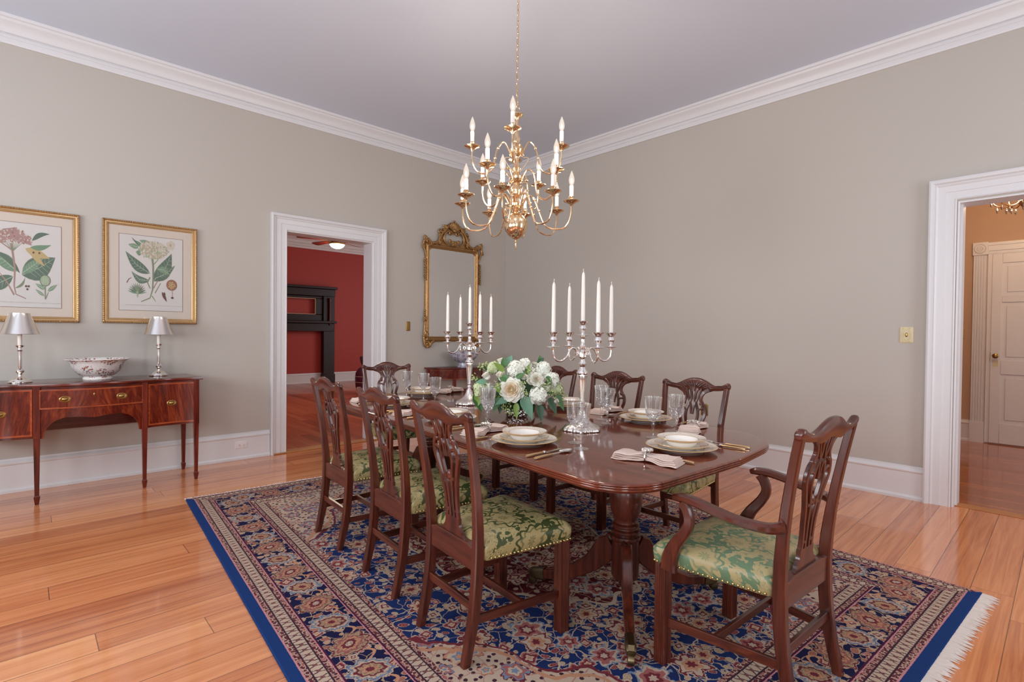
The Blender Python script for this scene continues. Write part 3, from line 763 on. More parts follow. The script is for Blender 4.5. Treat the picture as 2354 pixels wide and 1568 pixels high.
    def ribbon(pts, wdt, d=.015):
        for s in (-1, 1):
            q = spline([(s*x*k, 0, z) for x, z in pts], 5); q = [(x, yb(z), z) for x, y, z in q]
            wl = lerp_list(wdt if isinstance(wdt, list) else [wdt, wdt], len(q)); rings = []
            for i, p in enumerate(q):
                a = Vector(q[max(i-1, 0)]); c = Vector(q[min(i+1, len(q)-1)]); tt = (c - a); tt = Vector((tt.x, 0, tt.z)).normalized(); sd = Vector((tt.z, 0, -tt.x))
                h = wl[i]/2; ch = .25*h
                rings.append([(p[0] + sd.x*u, p[1] + v, p[2] + sd.z*u) for u, v in ((-h, -d/2 + ch), (-h + ch, -d/2), (h - ch, -d/2), (h, -d/2 + ch), (h, d/2 - ch), (h - ch, d/2), (-h + ch, d/2), (-h, d/2 - ch))])
            b.loft(rings)
    prof = [(.076, .440), (.074, .452), (.064, .462), (.062, .472), (.052, .482), (.046, .500), (.046, .525)]
    poly = [(x*k, z) for x, z in prof]; 
    rings = [[(-x, yb(z) - .0075, z), (x, yb(z) - .0075, z), (x, yb(z) + .0075, z), (-x, yb(z) + .0075, z)] for x, z in poly]; b.loft(rings)
    ribbon([(.038, .515), (.035, .545), (.036, .580), (.041, .63), (.050, .685), (.065, .735), (.078, .775), (.080, .805), (.071, .835), (.056, .848)], [.019, .017, .017, .019, .021, .022, .019])
    ribbon([(.052, .842), (.058, .852), (.052, .862), (.047, .880), (.052, .905), (.066, .925), (.092, .942)], [.024, .021, .020, .020, .022, .028])
    ribbon([(.012, .515), (.012, .55), (.013, .61), (.018, .67), (.030, .725), (.037, .77), (.033, .81), (.020, .85), (.011, .88), (.014, .915), (.024, .945)], [.016, .014, .014, .015, .016, .016, .016, .015, .018])
    ribbon([(.004, .78), (.010, .83), (.024, .87), (.036, .91), (.046, .945)], .012)
    ribbon([(.012, .70), (.030, .688), (.040, .688)], .011); ribbon([(.012, .545), (.028, .552)], .011); ribbon([(.030, .80), (.050, .815), (.068, .815)], .012)
    b.ball((0, yb(.70), .70), (.014*k, .009, .022)); b.ball((.052*k, yb(.848), .848), (.012, .010, .012)); b.ball((-.052*k, yb(.848), .848), (.012, .010, .012))
    b.build('splat', 'mahogany', t, angle=30)
    # serpentine crest rail
    ctl = [(0, 1.012, .938, .030), (.04, 1.008, .932, .030), (.08, .994, .924, .029), (.105, .981, .926, .028), (.13, .971, .935, .027), (.155, .967, .937, .027), (.18, .971, .940, .028), (.205, .982, .945, .030), (.220, .990, .949, .031), (.233, .990, .950, .030), (.241, .982, .953, .027), (.244, .972, .957, .021)]
    kk = we/.235
    half = [(x*kk if x > .13 else x*(1 + (kk - 1)*x/.13), a, c, d) for x, a, c, d in ctl]
    full = [(-x, a, c, d) for x, a, c, d in half[:0:-1]] + half
    fine = spline([(x, a, c) for x, a, c, d in full], 3); dd = lerp_list([d for *_, d in full], len(fine)); rings = []
    for (x, zt, zb), d in zip(fine, dd):
        bow = -.010*(1 - (x/.26)**2); zm = (zt + zb)/2; h = (zt - zb)/2; y = py(zm) + bow; tilt = -.16
        ring = []
        for u, v in ((-.5, -1), (.5, -1), (.85, -.55), (1, .1), (.95, .6), (.6, .93), (0, 1), (-.6, .93), (-.95, .6), (-1, .1), (-.85, -.55)):
            ring.append((x, y + u*d/2 + v*h*tilt, zm + v*h))
        rings.append(ring)
    b = MB(); b.loft(rings); b.build('crest_rail', 'mahogany_x', t, angle=45)
    if carved:
        b = MB(); yf = lambda x, z: py(z) - .010*(1 - (x/.26)**2) + .0145
        for i in range(-5, 6):
            a = i*.23; p0 = (i*.004, .925); L = .072 - abs(i)*.003
            q = [(p0[0] + math.sin(a*u)*L*u*1.5, p0[1] + L*u*math.cos(a*.8)) for u in (0, .3, .6, .85, 1)]
            b.tube([(x, yf(x, z), z) for x, z in q], [.003, .0045, .005, .005, .003], 6)
        for s in (-1, 1):
            for c0, r0 in (((s*(we - .012)), .014), (s*.088, .012)):
                zc = .966 if r0 > .013 else .952
                q = [(c0 + s*r0*(1 - u*.8)*math.cos(u*9), zc + r0*(1 - u*.8)*math.sin(u*9)) for u in [i/14 for i in range(15)]]
                b.tube([(x, yf(x, z), z) for x, z in q], .0035, 6)
            for off in (-.008, .006):
                q = [(s*(.11 + .1*u), .952 + off + .012*math.sin(u*2.2)) for u in (0, .25, .5, .75, 1)]
                b.tube([(x, yf(x, z), z) for x, z in q], .0035, 6)
            for q0 in range(4):
                x = s*(.03 + .017*q0); z = .985 - .004*q0; b.ball((x, yf(x, z), z), (.006, .004, .008), 6, 5)
        b.build('crest_carving', 'mahogany_x', t, angle=60, label='carved foliage on the crest rail')
    if arm:
        for s in (-1, 1):
            b = MB(); sp = spline([(.292, .165, .388), (.293, .158, .44), (.298, .130, .50), (.305, .090, .555), (.309, .070, .60), (.309, .078, .64), (.308, .098, .668)], 5)
            b.bar([(s*x, y, z) for x, y, z in sp], lerp_list([.030, .030, .029, .027, .026, .028, .030], len(sp)), lerp_list([.066, .060, .046, .040, .038, .040, .040], len(sp)), (1, 0, 0), ch=.22)
            b.build('arm_support', 'mahogany', t, angle=35)
            b = MB(); sp = spline([(.306, .138, .676), (.307, .112, .682), (.310, .06, .684), (.312, -.02, .672), (.300, -.11, .655), (.268, -.19, .646), (.226, -.226, .648)], 5)
            b.bar([(s*x, y, z) for x, y, z in sp], lerp_list([.026, .036, .040, .042, .040, .036, .034], len(sp)), lerp_list([.020, .030, .032, .030, .030, .034, .038], len(sp)), (1, .2*s, 0), ch=.26)
            b.build('armrest', 'mahogany_y', t, angle=35)
    return t
G = 'mahogany chairs around the dining table'
plainc = make_chair('mahogany side chair on the table\'s left side, nearest the camera', G)
plainc.location = (1.523, 1.729, RT); plainc.rotation_euler = (0, 0, R(-95.2))
dup(plainc, (1.595, 2.374, RT), R(-94.8), 'mahogany side chair on the table\'s left side, middle of the three', G)
dup(plainc, (1.639, 3.092, RT), R(-93.2), 'mahogany side chair on the table\'s left side, nearest the red room doorway', G)
carv = make_chair('carved mahogany side chair in front of the brass wall outlet, nearest the right doorway', G, carved=True)
carv.location = (2.915, 1.669, RT); carv.rotation_euler = (0, 0, R(88.8))
dup(carv, (2.995, 2.325, RT), R(91.5), 'carved mahogany side chair on the table\'s right side, directly behind the nearer candelabrum', G)
dup(carv, (3.095, 3.039, RT), R(90.2), 'carved mahogany side chair on the table\'s right side, half hidden by the flowers', G)
dup(carv, (2.42, 4.040, RT), R(171), 'carved mahogany side chair at the table\'s far end, in front of the red room doorway', G)
armc = make_chair('mahogany armchair with sage damask seat at the near end of the table', G, arm=True, fabric='damask_teal')
armc.location = (2.092, .856, RT); armc.rotation_euler = (0, 0, R(-3.4))

# ---------------------------------------------------------------- sideboard against the left wall
sb = thing('sideboard', 'mahogany serpentine sideboard with brass pulls under the two botanical prints', 'sideboard', (.407, 5.40, 0))
SY = 5.40
def sfront(x):
    """serpentine front line (world y) at local x"""
    a = abs(x)
    if a > .32:
        u = (a - .32)/.41; return 5.168 + .035*math.sin(PI*min(1, u))
    return 5.168 - .055*math.cos(a/.32*PI/2)
def sfr(x, off=0): return sfront(x) + off - SY
xs = [-.73 + 1.46*i/48 for i in range(49)]
b = MB()
def topring(off, z): return [(x*(1 + (off)/.73), sfr(x) - off, z) for x in xs] + [(.73 + off - .03, .02, z), (.71 + off, .27, z), (-.71 - off, .27, z), (-.73 - off + .03, .02, z)]
b.loft([topring(.008, .868), topring(.014, .871), topring(.016, .880), topring(.014, .889), topring(.010, .890)])
b.build('top', 'sideboard', sb, angle=40)
def panel(x0, x1, z0, z1, o0, o1, n=14):
    """slab that follows the serpentine front between depth offsets o0 (front) and o1 (back)"""
    q = [x0 + (x1 - x0)*i/n for i in range(n+1)]
    P = [(x, sfr(x) + o0) for x in q] + [(x, sfr(x) + o1) for x in q[::-1]]
    return P
def addpanel(b, x0, x1, z0, z1, o0, o1, mi=0): b.prism(panel(x0, x1, z0, z1, o0, o1), z0, z1, 'xy', mi)
b = MB()
for s in (-1, 1):
    x0, x1 = (.338, .708) if s > 0 else (-.708, -.338)
    P = panel(x0, x1, 0, 0, .012, .05); b.prism(P, .490, .866)
    b.bb(x0, x1, sfr(.5) + .05, .25, .490, .866)
P = panel(-.338, .338, 0, 0, .012, .05); b.prism(P, .690, .866); b.bb(-.338, .338, sfr(.3) + .02, .25, .655, .866)
b.bb(-.338, .338, .232, .25, .478, .70)
b.build('case', 'sideboard', sb)
for s, nm in ((1, 'door'), (-1, 'door')):
    x0, x1 = (.352, .692) if s > 0 else (-.692, -.352)
    b = MB(); addpanel(b, x0, x1, .508, .850, .004, .014)
    for (a0, a1, z0, z1) in ((x0, x1, .838, .850), (x0, x1, .508, .520), (x0, x0 + .012, .520, .838), (x1 - .012, x1, .520, .838)):
        addpanel(b, a0, a1, z0, z1, .0015, .006, 1)
    d_ = b.build(nm, ['flame', 'banding'], sb, angle=30)
    b = MB(); cx = (x0 + x1)/2; cy = sfr(cx) + .002
    Mx = Matrix.Translation((cx, cy, .680)) @ Matrix.Rotation(PI/2, 4, 'X')
    b.lathe([(.036, 0), (.036, .003), (.030, .006), (.020, .004), (.012, .010), (.001, .012)], 24, M_=Mx @ Matrix.Diagonal((1, .68, 1, 1)))
    b.tube([(cx + .024*math.cos(a), cy - .014 - .004*math.sin(a), .680 + .016*math.sin(a)) for a in [i*PI/6 for i in range(6, 13)]], .003, 6)
    b.build('door_pull', 'brass_old', d_, label='oval brass pull')
b = MB(); addpanel(b, -.318, .318, .702, .846, .004, .014)
for (a0, a1, z0, z1) in ((-.318, .318, .836, .846), (-.318, .318, .702, .712), (-.318, -.308, .712, .836), (.308, .318, .712, .836)): addpanel(b, a0, a1, z0, z1, .0015, .006, 1)
dr_ = b.build('drawer', ['flame', 'banding'], sb, angle=30)
for cx in (-.170, .172):
    b = MB(); cy = sfr(cx) + .002; Mx = Matrix.Translation((cx, cy, .772)) @ Matrix.Rotation(PI/2, 4, 'X')
    b.lathe([(.036, 0), (.036, .003), (.030, .006), (.020, .004), (.012, .010), (.001, .012)], 24, M_=Mx @ Matrix.Diagonal((1, .68, 1, 1)))
    b.tube([(cx + .024*math.cos(a), cy - .014 - .004*math.sin(a), .772 + .016*math.sin(a)) for a in [i*PI/6 for i in range(6, 13)]], .003, 6)
    b.build('drawer_pull', 'brass_old', dr_, label='oval brass pull')
b = MB(); b.ball((0, sfr(0) + .003, .800), (.007, .004, .012)); b.build('keyhole', 'brass_old', dr_)
# arched apron under the drawer
arch = [(-.318, .488), (-.290, .488), (-.283, .53), (-.262, .575), (-.225, .612), (-.175, .632), (-.12, .634), (-.06, .630), (0, .622), (.06, .630), (.12, .634), (.175, .632), (.225, .612), (.262, .575), (.283, .53), (.290, .488), (.318, .488)]
b = MB(); vs = []; q = []
ar = spline([(x, z, 0) for x, z in arch], 4)
for x, z, _ in ar: q.append([(x, sfr(x) + .010, z), (x, sfr(x) + .010, .700), (x, sfr(x) + .026, .700), (x, sfr(x) + .026, z)])
b.loft(q); b.build('apron', 'flame', sb, angle=30)
for x, y, zt in ((.316 + .012, sfr(.33) + .018, .868), (-.328, sfr(.33) + .018, .868), (.700, sfr(.70) + .020, .868), (-.700, sfr(.70) + .020, .868), (.690, .235, .5), (-.690, .235, .5)):
    b = MB(); b.hbar([(x, y, .066), (x, y, .485), (x, y, .487), (x, y, zt)], [.026, .038, .042, .042], [.026, .038, .042, .042], ch=.05)
    b.hbar([(x, y, 0), (x, y, .052), (x, y, .060), (x, y, .068)], [.022, .036, .036, .024], [.022, .036, .036, .024], ch=.05)
    b.build('leg', 'sideboard_leg', sb, angle=30)

# ---------------------------------------------------------------- demilune side table under the mirror
dm = thing('demilune_table', 'mahogany half-round side table under the gilt mirror', 'side table', (4.235, 5.684, 0))
def half(r, n=28): return [(r*math.cos(PI + PI*i/n), r*math.sin(PI + PI*i/n)*.98) for i in range(n+1)]
b = MB(); b.loft([[(x, y - .004, z) for x, y in half(r_)] for r_, z in ((.446, .828), (.452, .834), (.452, .846), (.446, .850))]); b.build('top', 'sideboard', dm, angle=40)
b = MB(); b.prism(half(.415), .705, .829); b.build('apron', 'sideboard', dm)
b = MB(); q = half(.419); b.prism(q, .708, .714); b.prism(q, .815, .821); b.build('banding', 'banding', dm)
for a in (PI + .05, PI*1.32, PI*1.68, 2*PI - .05):
    x, y = .408*math.cos(a), .408*math.sin(a)*.98 - (.012 if abs(math.sin(a)) < .2 else 0)
    b = MB(); b.hbar([(x, y, 0), (x, y, .05), (x, y, .06), (x, y, .70), (x, y, .829)], [.024, .030, .022, .036, .038], [.024, .030, .022, .036, .038], ch=.05); b.build('leg', 'sideboard_leg', dm, angle=30)

# ---------------------------------------------------------------- framed prints on the left wall
def frame_picture(x0, x1, z0, z1, label, painter):
    cx = (x0 + x1)/2; t = thing('framed_print', label, 'picture', (cx, YA, z0), 0, 'botanical prints on the left wall')
    hw = (x1 - x0)/2; H = z1 - z0
    prof = [(0, 0), (0, .022), (.004, .030), (.010, .032), (.016, .028), (.019, .020), (.026, .018), (.031, .022), (.035, .022), (.039, .014), (.042, .012), (.046, .012), (.046, 0)]
    def ring(o, p): return [(-hw + o, -p, o), (hw - o, -p, o), (hw - o, -p, H - o), (-hw + o, -p, H - o)]
    b = MB(); b.loft([ring(o, p) for o, p in prof], False); b.build('frame', 'gilt_smooth', t, angle=25)
    b = MB()
    for o in range(0, int((4*hw + 2*H)/.016)):
        d = o*.016
        if d < 2*hw: p = (-hw + d, 0)
        elif d < 2*hw + H: p = (hw, d - 2*hw)
        elif d < 4*hw + H: p = (hw - (d - 2*hw - H), H)
        else: p = (-hw, H - (d - 4*hw - H))
        x = max(-hw + .009, min(hw - .009, p[0])); z = max(.009, min(H - .009, p[1])); b.ball((x, -.031, z), (.007, .004, .007), 6, 4)
    b.build('frame_ornament', 'gilt', t)
    m_ = .046; mw = .118
    b = MB(); b.bb(-hw + m_ - .004, hw - m_ + .004, -.010, -.006, m_ - .004, H - m_ + .004); b.build('mat_board', 'mat_board', t)
    a = mw - .004; b = MB()
    for (u0, u1, v0, v1) in ((-hw + a, hw - a, a, a + .003), (-hw + a, hw - a, H - a - .003, H - a), (-hw + a, -hw + a + .003, a, H - a), (hw - a - .003, hw - a, a, H - a)):
        b.bb(u0, u1, -.0112, -.0098, v0, v1)
    b.build('ruled_line', 'ink', t)
    pw, ph = 2*hw - 2*mw, H - 2*mw
    b = MB(); b.bb(-pw/2, pw/2, -.0112, -.0095, mw, mw + ph)
    mats = ['paper']; layer = [0]
    def P(poly, m, dz=None):
        """flat printed shape: poly in 0..1 paper units (x right, y up)"""
        if m not in mats: mats.append(m)
        layer[0] += 1; y = -.01125 - .000008*layer[0]
        n = len(poly); b.add([(-pw/2 + px*pw, y, mw + py*ph) for px, py in poly], [tuple(range(n))], mats.index(m))
    painter(P); b.build('botanical_artwork', mats, t, smooth=False)
    b = MB(); b.bb(-hw + m_ - .003, hw - m_ + .003, -.0162, -.0152, m_ - .003, H - m_ + .003); b.build('glazing', 'picture_glass', t)
    return t
def leaf_poly(x0, y0, x1, y1, w, bend=0.0, n=9):
    dx, dy = x1 - x0, y1 - y0; L = math.hypot(dx, dy); nx, ny = -dy/L, dx/L; up = []; dn = []
    for i in range(n+1):
        t = i/n; h = w*math.sin(PI*t**.85)*(1 - .25*t); o = bend*math.sin(PI*t); cx, cy = x0 + dx*t + nx*o, y0 + dy*t + ny*o
        up.append((cx + nx*h, cy + ny*h)); dn.append((cx - nx*h, cy - ny*h))
    return up + dn[::-1]
def stroke(pts, w0, w1):
    n = len(pts); up = []; dn = []
    for i in range(n):
        a = pts[max(0, i-1)]; c = pts[min(n-1, i+1)]; dx, dy = c[0]-a[0], c[1]-a[1]; L = math.hypot(dx, dy) or 1; w_ = (w0 + (w1-w0)*i/(n-1))/2
        up.append((pts[i][0] - dy/L*w_, pts[i][1] + dx/L*w_)); dn.append((pts[i][0] + dy/L*w_, pts[i][1] - dx/L*w_))
    return up + dn[::-1]
def circ(x, y, r, n=10, k=1.0): return [(x + r*math.cos(2*PI*i/n), y + r*k*math.sin(2*PI*i/n)) for i in range(n)]
def leaf(P, x0, y0, x1, y1, w, m, bend=0.0, veins=True, edge='print_stem'):
    P(leaf_poly(x0, y0, x1, y1, w*1.07, bend), edge); P(leaf_poly(x0, y0, x1, y1, w, bend), m)
    if veins:
        P(stroke([(x0, y0), ((x0+x1)/2 - (y1-y0)/math.hypot(x1-x0, y1-y0)*bend, (y0+y1)/2 + (x1-x0)/math.hypot(x1-x0, y1-y0)*bend), (x1, y1)], .008, .003), 'print_vein')
        dx, dy = x1-x0, y1-y0; L = math.hypot(dx, dy); nx, ny = -dy/L, dx/L
        for k in range(2, 8):
            t = k/9; o = bend*math.sin(PI*t); h = w*math.sin(PI*t**.85)*.8; c = (x0+dx*t+nx*o, y0+dy*t+ny*o)
            for s in (-1, 1): P(stroke([c, (c[0] + nx*h*s + dx*.09, c[1] + ny*h*s + dy*.09)], .004, .002), 'print_vein')
def caption(P, x0, x1, y):
    x = x0; rnd = random.Random(5)
    while x < x1:
        L = rnd.uniform(.03, .09); P(stroke([(x + L*i/6, y + .005*((i % 2)*2 - 1)) for i in range(7)], .004, .003), 'print_caption'); x += L + .012
def print_white(P):
    rnd = random.Random(11)
    leaf(P, .47, .50, .09, .78, .075, 'print_leaf_dark', .04)
    leaf(P, .46, .40, .18, .52, .05, 'print_leaf_dark', .05)
    leaf(P, .52, .40, .82, .80, .115, 'print_leaf_dark', -.05); leaf(P, .55, .44, .88, .64, .05, 'print_leaf_dark', -.03)
    leaf(P, .58, .57, .78, .50, .05, 'print_leaf', .03)
    leaf(P, .36, .84, .24, .93, .03, 'print_leaf', 0, False); leaf(P, .30, .84, .13, .87, .035, 'print_leaf', 0); leaf(P, .30, .86, .18, .97, .012, 'print_leaf_dark', 0, False)
    leaf(P, .34, .76, .25, .78, .04, 'print_leaf', 0, False); leaf(P, .50, .88, .30, .94, .04, 'print_leaf', 0)
    P(stroke([(.50, .75), (.52, .60), (.52, .45), (.51, .28), (.47, .17), (.33, .115)], .035, .012), 'print_stem')
    P(stroke([(.50, .20), (.56, .125)], .016, .006), 'print_stem'); P(stroke([(.52, .30), (.60, .42)], .018, .012), 'print_stem_pink'); P(stroke([(.55, .24), (.64, .38)], .014, .01), 'print_stem')
    P(stroke([(.52, .62), (.60, .70)], .014, .01), 'print_stem'); P(stroke([(.47, .45), (.43, .38), (.47, .30)], .02, .016), 'print_stem')
    P(circ(.53, .82, .23, 24, .52), 'print_petal_shade')
    for k in range(210):
        a = rnd.uniform(0, 2*PI); q = math.sqrt(rnd.random()); x, y = .53 + .235*q*math.cos(a), .82 + .122*q*math.sin(a)
        P(circ(x, y, rnd.uniform(.010, .017), 6), rnd.choice(['print_cream', 'print_cream', 'print_cream', 'print_petal_shade', 'paper', 'print_leaf_light']))
    for k in range(5):
        a = k*2*PI/5 + .3; P(circ(.80 + .04*math.cos(a), .91 + .036*math.sin(a), .03, 9), 'print_cream')
    P(circ(.80, .91, .022, 9), 'print_petal_shade')
    for k in range(13):
        a = R(10 + k*13); P(leaf_poly(.27, .22, .27 + .155*math.cos(a), .22 + .155*math.sin(a), .011), rnd.choice(['print_leaf_dark', 'print_leaf', 'print_stem']))
    P(stroke([(.27, .25), (.275, .17)], .035, .008), 'print_leaf_light'); P(stroke([(.11, .36), (.14, .41), (.18, .43)], .012, .006), 'print_darkbrown')
    P(circ(.82, .36, .088, 18, .86), 'print_darkbrown'); P(circ(.82, .36, .083, 18, .86), 'print_brown')
    for k in range(16): P(circ(.82 + .06*math.cos(k*2.4)*(k/16)**.5, .36 + .05*math.sin(k*2.4)*(k/16)**.5, .012, 6), 'print_fruit')
    P(stroke([(.83, .28), (.83, .20)], .008, .006), 'print_brown'); P(circ(.83, .185, .025, 8, .6), 'print_darkbrown')
    P(leaf_poly(.66, .26, .74, .125, .025), 'print_darkbrown'); P(leaf_poly(.70, .26, .70, .18, .018), 'print_darkbrown')
    caption(P, .08, .92, .07)
def print_pink(P):
    rnd = random.Random(4)
    leaf(P, .10, .40, .36, .52, .0, 'print_leaf') if False else None
    leaf(P, .47, .42, .12, .62, .085, 'print_leaf', -.03); leaf(P, .50, .40, .14, .66, .035, 'print_leaf_dark', -.05, False)
    leaf(P, .52, .38, .93, .62, .15, 'print_leaf_dark', -.02); leaf(P, .52, .40, .78, .60, .06, 'print_leaf', 0); 
    P(leaf_poly(.56, .70, .86, .60, .06), 'print_fruit'); P(leaf_poly(.62, .66, .80, .50, .035), 'print_fruit'); P(circ(.66, .66, .014, 7), 'print_darkbrown'); P(circ(.73, .66, .014, 7), 'print_darkbrown')
    leaf(P, .28, .26, -.0 + .02, .42, .10, 'print_leaf_dark', 0); leaf(P, .42, .36, .04, .22, .085, 'print_leaf_dark', .03)
    P(stroke([(.40, .75), (.42, .60), (.44, .45), (.43, .25), (.45, .15), (.57, .10)], .03, .010), 'print_stem_pink')
    P(stroke([(.43, .14), (.34, .30), (.26, .40)], .022, .008), 'print_stem_pink'); P(leaf_poly(.44, .22, .56, .36, .018, -.03), 'print_stem')
    P(stroke([(.42, .66), (.28, .75), (.14, .73)], .018, .008), 'print_stem_pink')
    P(leaf_poly(.32, .78, .05, .93, .04, .02), 'print_pink'); P(leaf_poly(.32, .75, .04, .84, .035, 0), 'print_stem_pink'); P(leaf_poly(.08, .70, .02, .86, .05), 'print_leaf_dark')
    leaf(P, .64, .80, .86, .90, .032, 'print_leaf_dark', .03, False); leaf(P, .62, .72, .88, .77, .035, 'print_leaf', -.02, False)
    for k in range(9): P(stroke([(.42, .66), (.28 + .035*k, .80)], .006, .004), 'print_stem')
    P([(.20, .76), (.22, .84), (.30, .91), (.42, .935), (.54, .89), (.62, .81), (.64, .74), (.52, .77), (.42, .80), (.30, .77)], 'print_pink')
    for k in range(190):
        a = rnd.uniform(0, PI); q = math.sqrt(rnd.random()); x, y = .42 + .23*q*math.cos(a), .755 + .18*q*math.sin(a)
        P(circ(x, y, rnd.uniform(.007, .013), 5), rnd.choice(['print_pink', 'print_stem_pink', 'print_cream', 'print_brown', 'print_pink']))
    P(circ(.80, .33, .068, 16, 1.05), 'print_leaf_dark'); P(circ(.80, .33, .060, 16, 1.05), 'print_leaf_light')
    for o in (-.03, 0, .03): P(leaf_poly(.80 + o, .27, .80 + o*.6, .39, .009), 'print_vein')
    leaf(P, .80, .22, .68, .29, .024, 'print_leaf', 0); leaf(P, .83, .20, .95, .29, .024, 'print_leaf', 0); leaf(P, .79, .14, .68, .22, .018, 'print_leaf', 0)
    P(stroke([(.80, .27), (.80, .10)], .014, .010), 'print_stem'); P(stroke([(.80, .10), (.84, .19)], .012, .006), 'print_stem')
    for x, y in ((.57, .25), (.60, .25), (.585, .215)): P(circ(x, y, .014, 7), 'print_darkbrown')
    caption(P, .10, .95, .055)
frame_picture(-.372, .357, 1.351, 2.252, 'gilt framed botanical print of a dusky pink flower head, cut by the left edge', print_pink)
frame_picture(.507, 1.219, 1.354, 2.257, 'gilt framed botanical print of a round white flower head above the right hand lamp', print_white)

# ---------------------------------------------------------------- gilt mirror
mir = thing('gilt_mirror', 'tall carved gilt mirror with pierced crest hanging on the wall beyond the red room doorway', 'mirror', (4.238, YA, 1.0))
def mz(z): return z - 1.0
gx0, gx1, gz0, gz1 = -.378, .378, mz(1.245), mz(2.400)
def mring(o, p, rt=.05):
    r_ = max(.004, rt - o*.6)
    cs = [(gx0 - o, gz0 - o, .004), (gx1 + o, gz0 - o, .004), (gx1 + o, gz1 + o, r_), (gx0 - o, gz1 + o, r_)]
    return [(x, -p, z) for x, z in round_poly(cs, 6)]
b = MB(); b.loft([mring(o, p) for o, p in ((-.004, .012), (0, .020), (.006, .024), (.012, .020), (.018, .022), (.026, .036), (.036, .040), (.046, .036), (.052, .028), (.060, .026), (.066, .016), (.068, 0))], False)
b.build('frame', 'gilt', mir, angle=30)
b = MB(); b.loft([mring(-.002, .010), mring(-.002, .0135)]); b.build('mirror_glass', 'mirror', mir, smooth=False)
def scroll(b, pts, r0, r1, n=5, flat_=(1, 1)):
    q = spline([(x, y, z) for x, y, z in pts], n); b.tube(q, lerp_list([r0, r1], len(q)), 8, flat_=flat_)
def volute(b, cx, cz, r, turns, a0, sgn=1, y=-.03, th=.012):
    n = 22; q = []
    for i in range(n+1):
        u = i/n; a = a0 + sgn*u*turns*2*PI; rr = r*(1 - .82*u); q.append((cx + rr*math.cos(a), y - .010*u, cz + rr*math.sin(a)))
    b.tube(q, lerp_list([th*.6, th, th*.9], n+1), 7)
def acanthus(b, x, z, ang, L, w, y=-.03):
    for k in range(5):
        a = ang + (k - 2)*.33; l_ = L*(1 - abs(k-2)*.16)
        q = [(x + math.sin(a)*l_*u + math.sin(ang)*0, y - .018*math.sin(u*PI*.8), z + math.cos(a)*l_*u) for u in (0, .3, .6, .85, 1)]
        b.tube(q, [w*.6, w, w*1.05, w*.8, w*.25], 6)
# crest
b = MB(); top = gz1 + .062
for s in (-1, 1):
    scroll(b, [(s*.40, -.03, top + .008), (s*.33, -.032, top + .005), (s*.26, -.034, top + .03), (s*.225, -.036, top + .09), (s*.19, -.038, top + .15), (s*.14, -.04, top + .20)], .016, .020)
    scroll(b, [(s*.10, -.034, top + .01), (s*.155, -.036, top + .05), (s*.165, -.038, top + .11), (s*.13, -.04, top + .17), (s*.08, -.042, top + .19)], .014, .016)
    volute(b, s*.215, top + .165, .038, 1.3, PI/2, -s, th=.013); volute(b, s*.06, top + .17, .034, 1.2, PI/2 if s > 0 else PI/2, s, th=.012)
    volute(b, s*.36, top - .015, .030, 1.2, 0 if s > 0 else PI, s, th=.011)
    acanthus(b, s*.12, top + .19, s*.75, .10, .012); acanthus(b, s*.20, top + .10, s*1.2, .07, .010); acanthus(b, s*.05, top + .04, s*.9, .06, .010); acanthus(b, s*.25, top + .01, -s*.9, .07, .010)
    scroll(b, [(s*.03, -.04, top + .26), (s*.08, -.045, top + .265), (s*.12, -.042, top + .225)], .012, .016)
    q = []
b.prism([(-.40, top - .03), (.40, top - .03), (.36, top + .008), (.26, top + .03), (.21, top + .09), (.165, top + .10), (.15, top + .05), (.09, top + .012), (-.09, top + .012), (-.15, top + .05), (-.165, top + .10), (-.21, top + .09), (-.26, top + .03), (-.36, top + .008)], -.026, -.004, 'xz')
b.prism([(-.13, top + .18), (-.06, top + .16), (.06, top + .16), (.13, top + .18), (.17, top + .13), (.21, top + .14), (.19, top + .20), (.12, top + .26), (.05, top + .31), (-.05, top + .31), (-.12, top + .26), (-.19, top + .20), (-.21, top + .14), (-.17, top + .13)], -.028, -.006, 'xz')
for a in range(-4, 5): 
    q = [(math.sin(a*.24)*L, -.036 - .02*math.sin(L*9), top + .185 + L*math.cos(a*.24)) for L in (0, .04, .08, .115, .14 - abs(a)*.006)]
    b.tube(q, [.008, .012, .014, .013, .005], 6)
b.ball((0, -.05, top + .20), (.034, .022, .026), 10, 7); b.ball((0, -.045, top + .325), (.020, .016, .018), 8, 6)
for a in range(6): b.ball((.022*math.cos(a*PI/3), -.045, top + .035 + .022*math.sin(a*PI/3)), .014, 7, 5)
b.ball((0, -.05, top + .035), .012, 7, 5); acanthus(b, 0, top + .03, 1.6, .07, .009); acanthus(b, 0, top + .03, -1.6, .07, .009)
b.build('carved_crest', 'gilt', mir, angle=60)
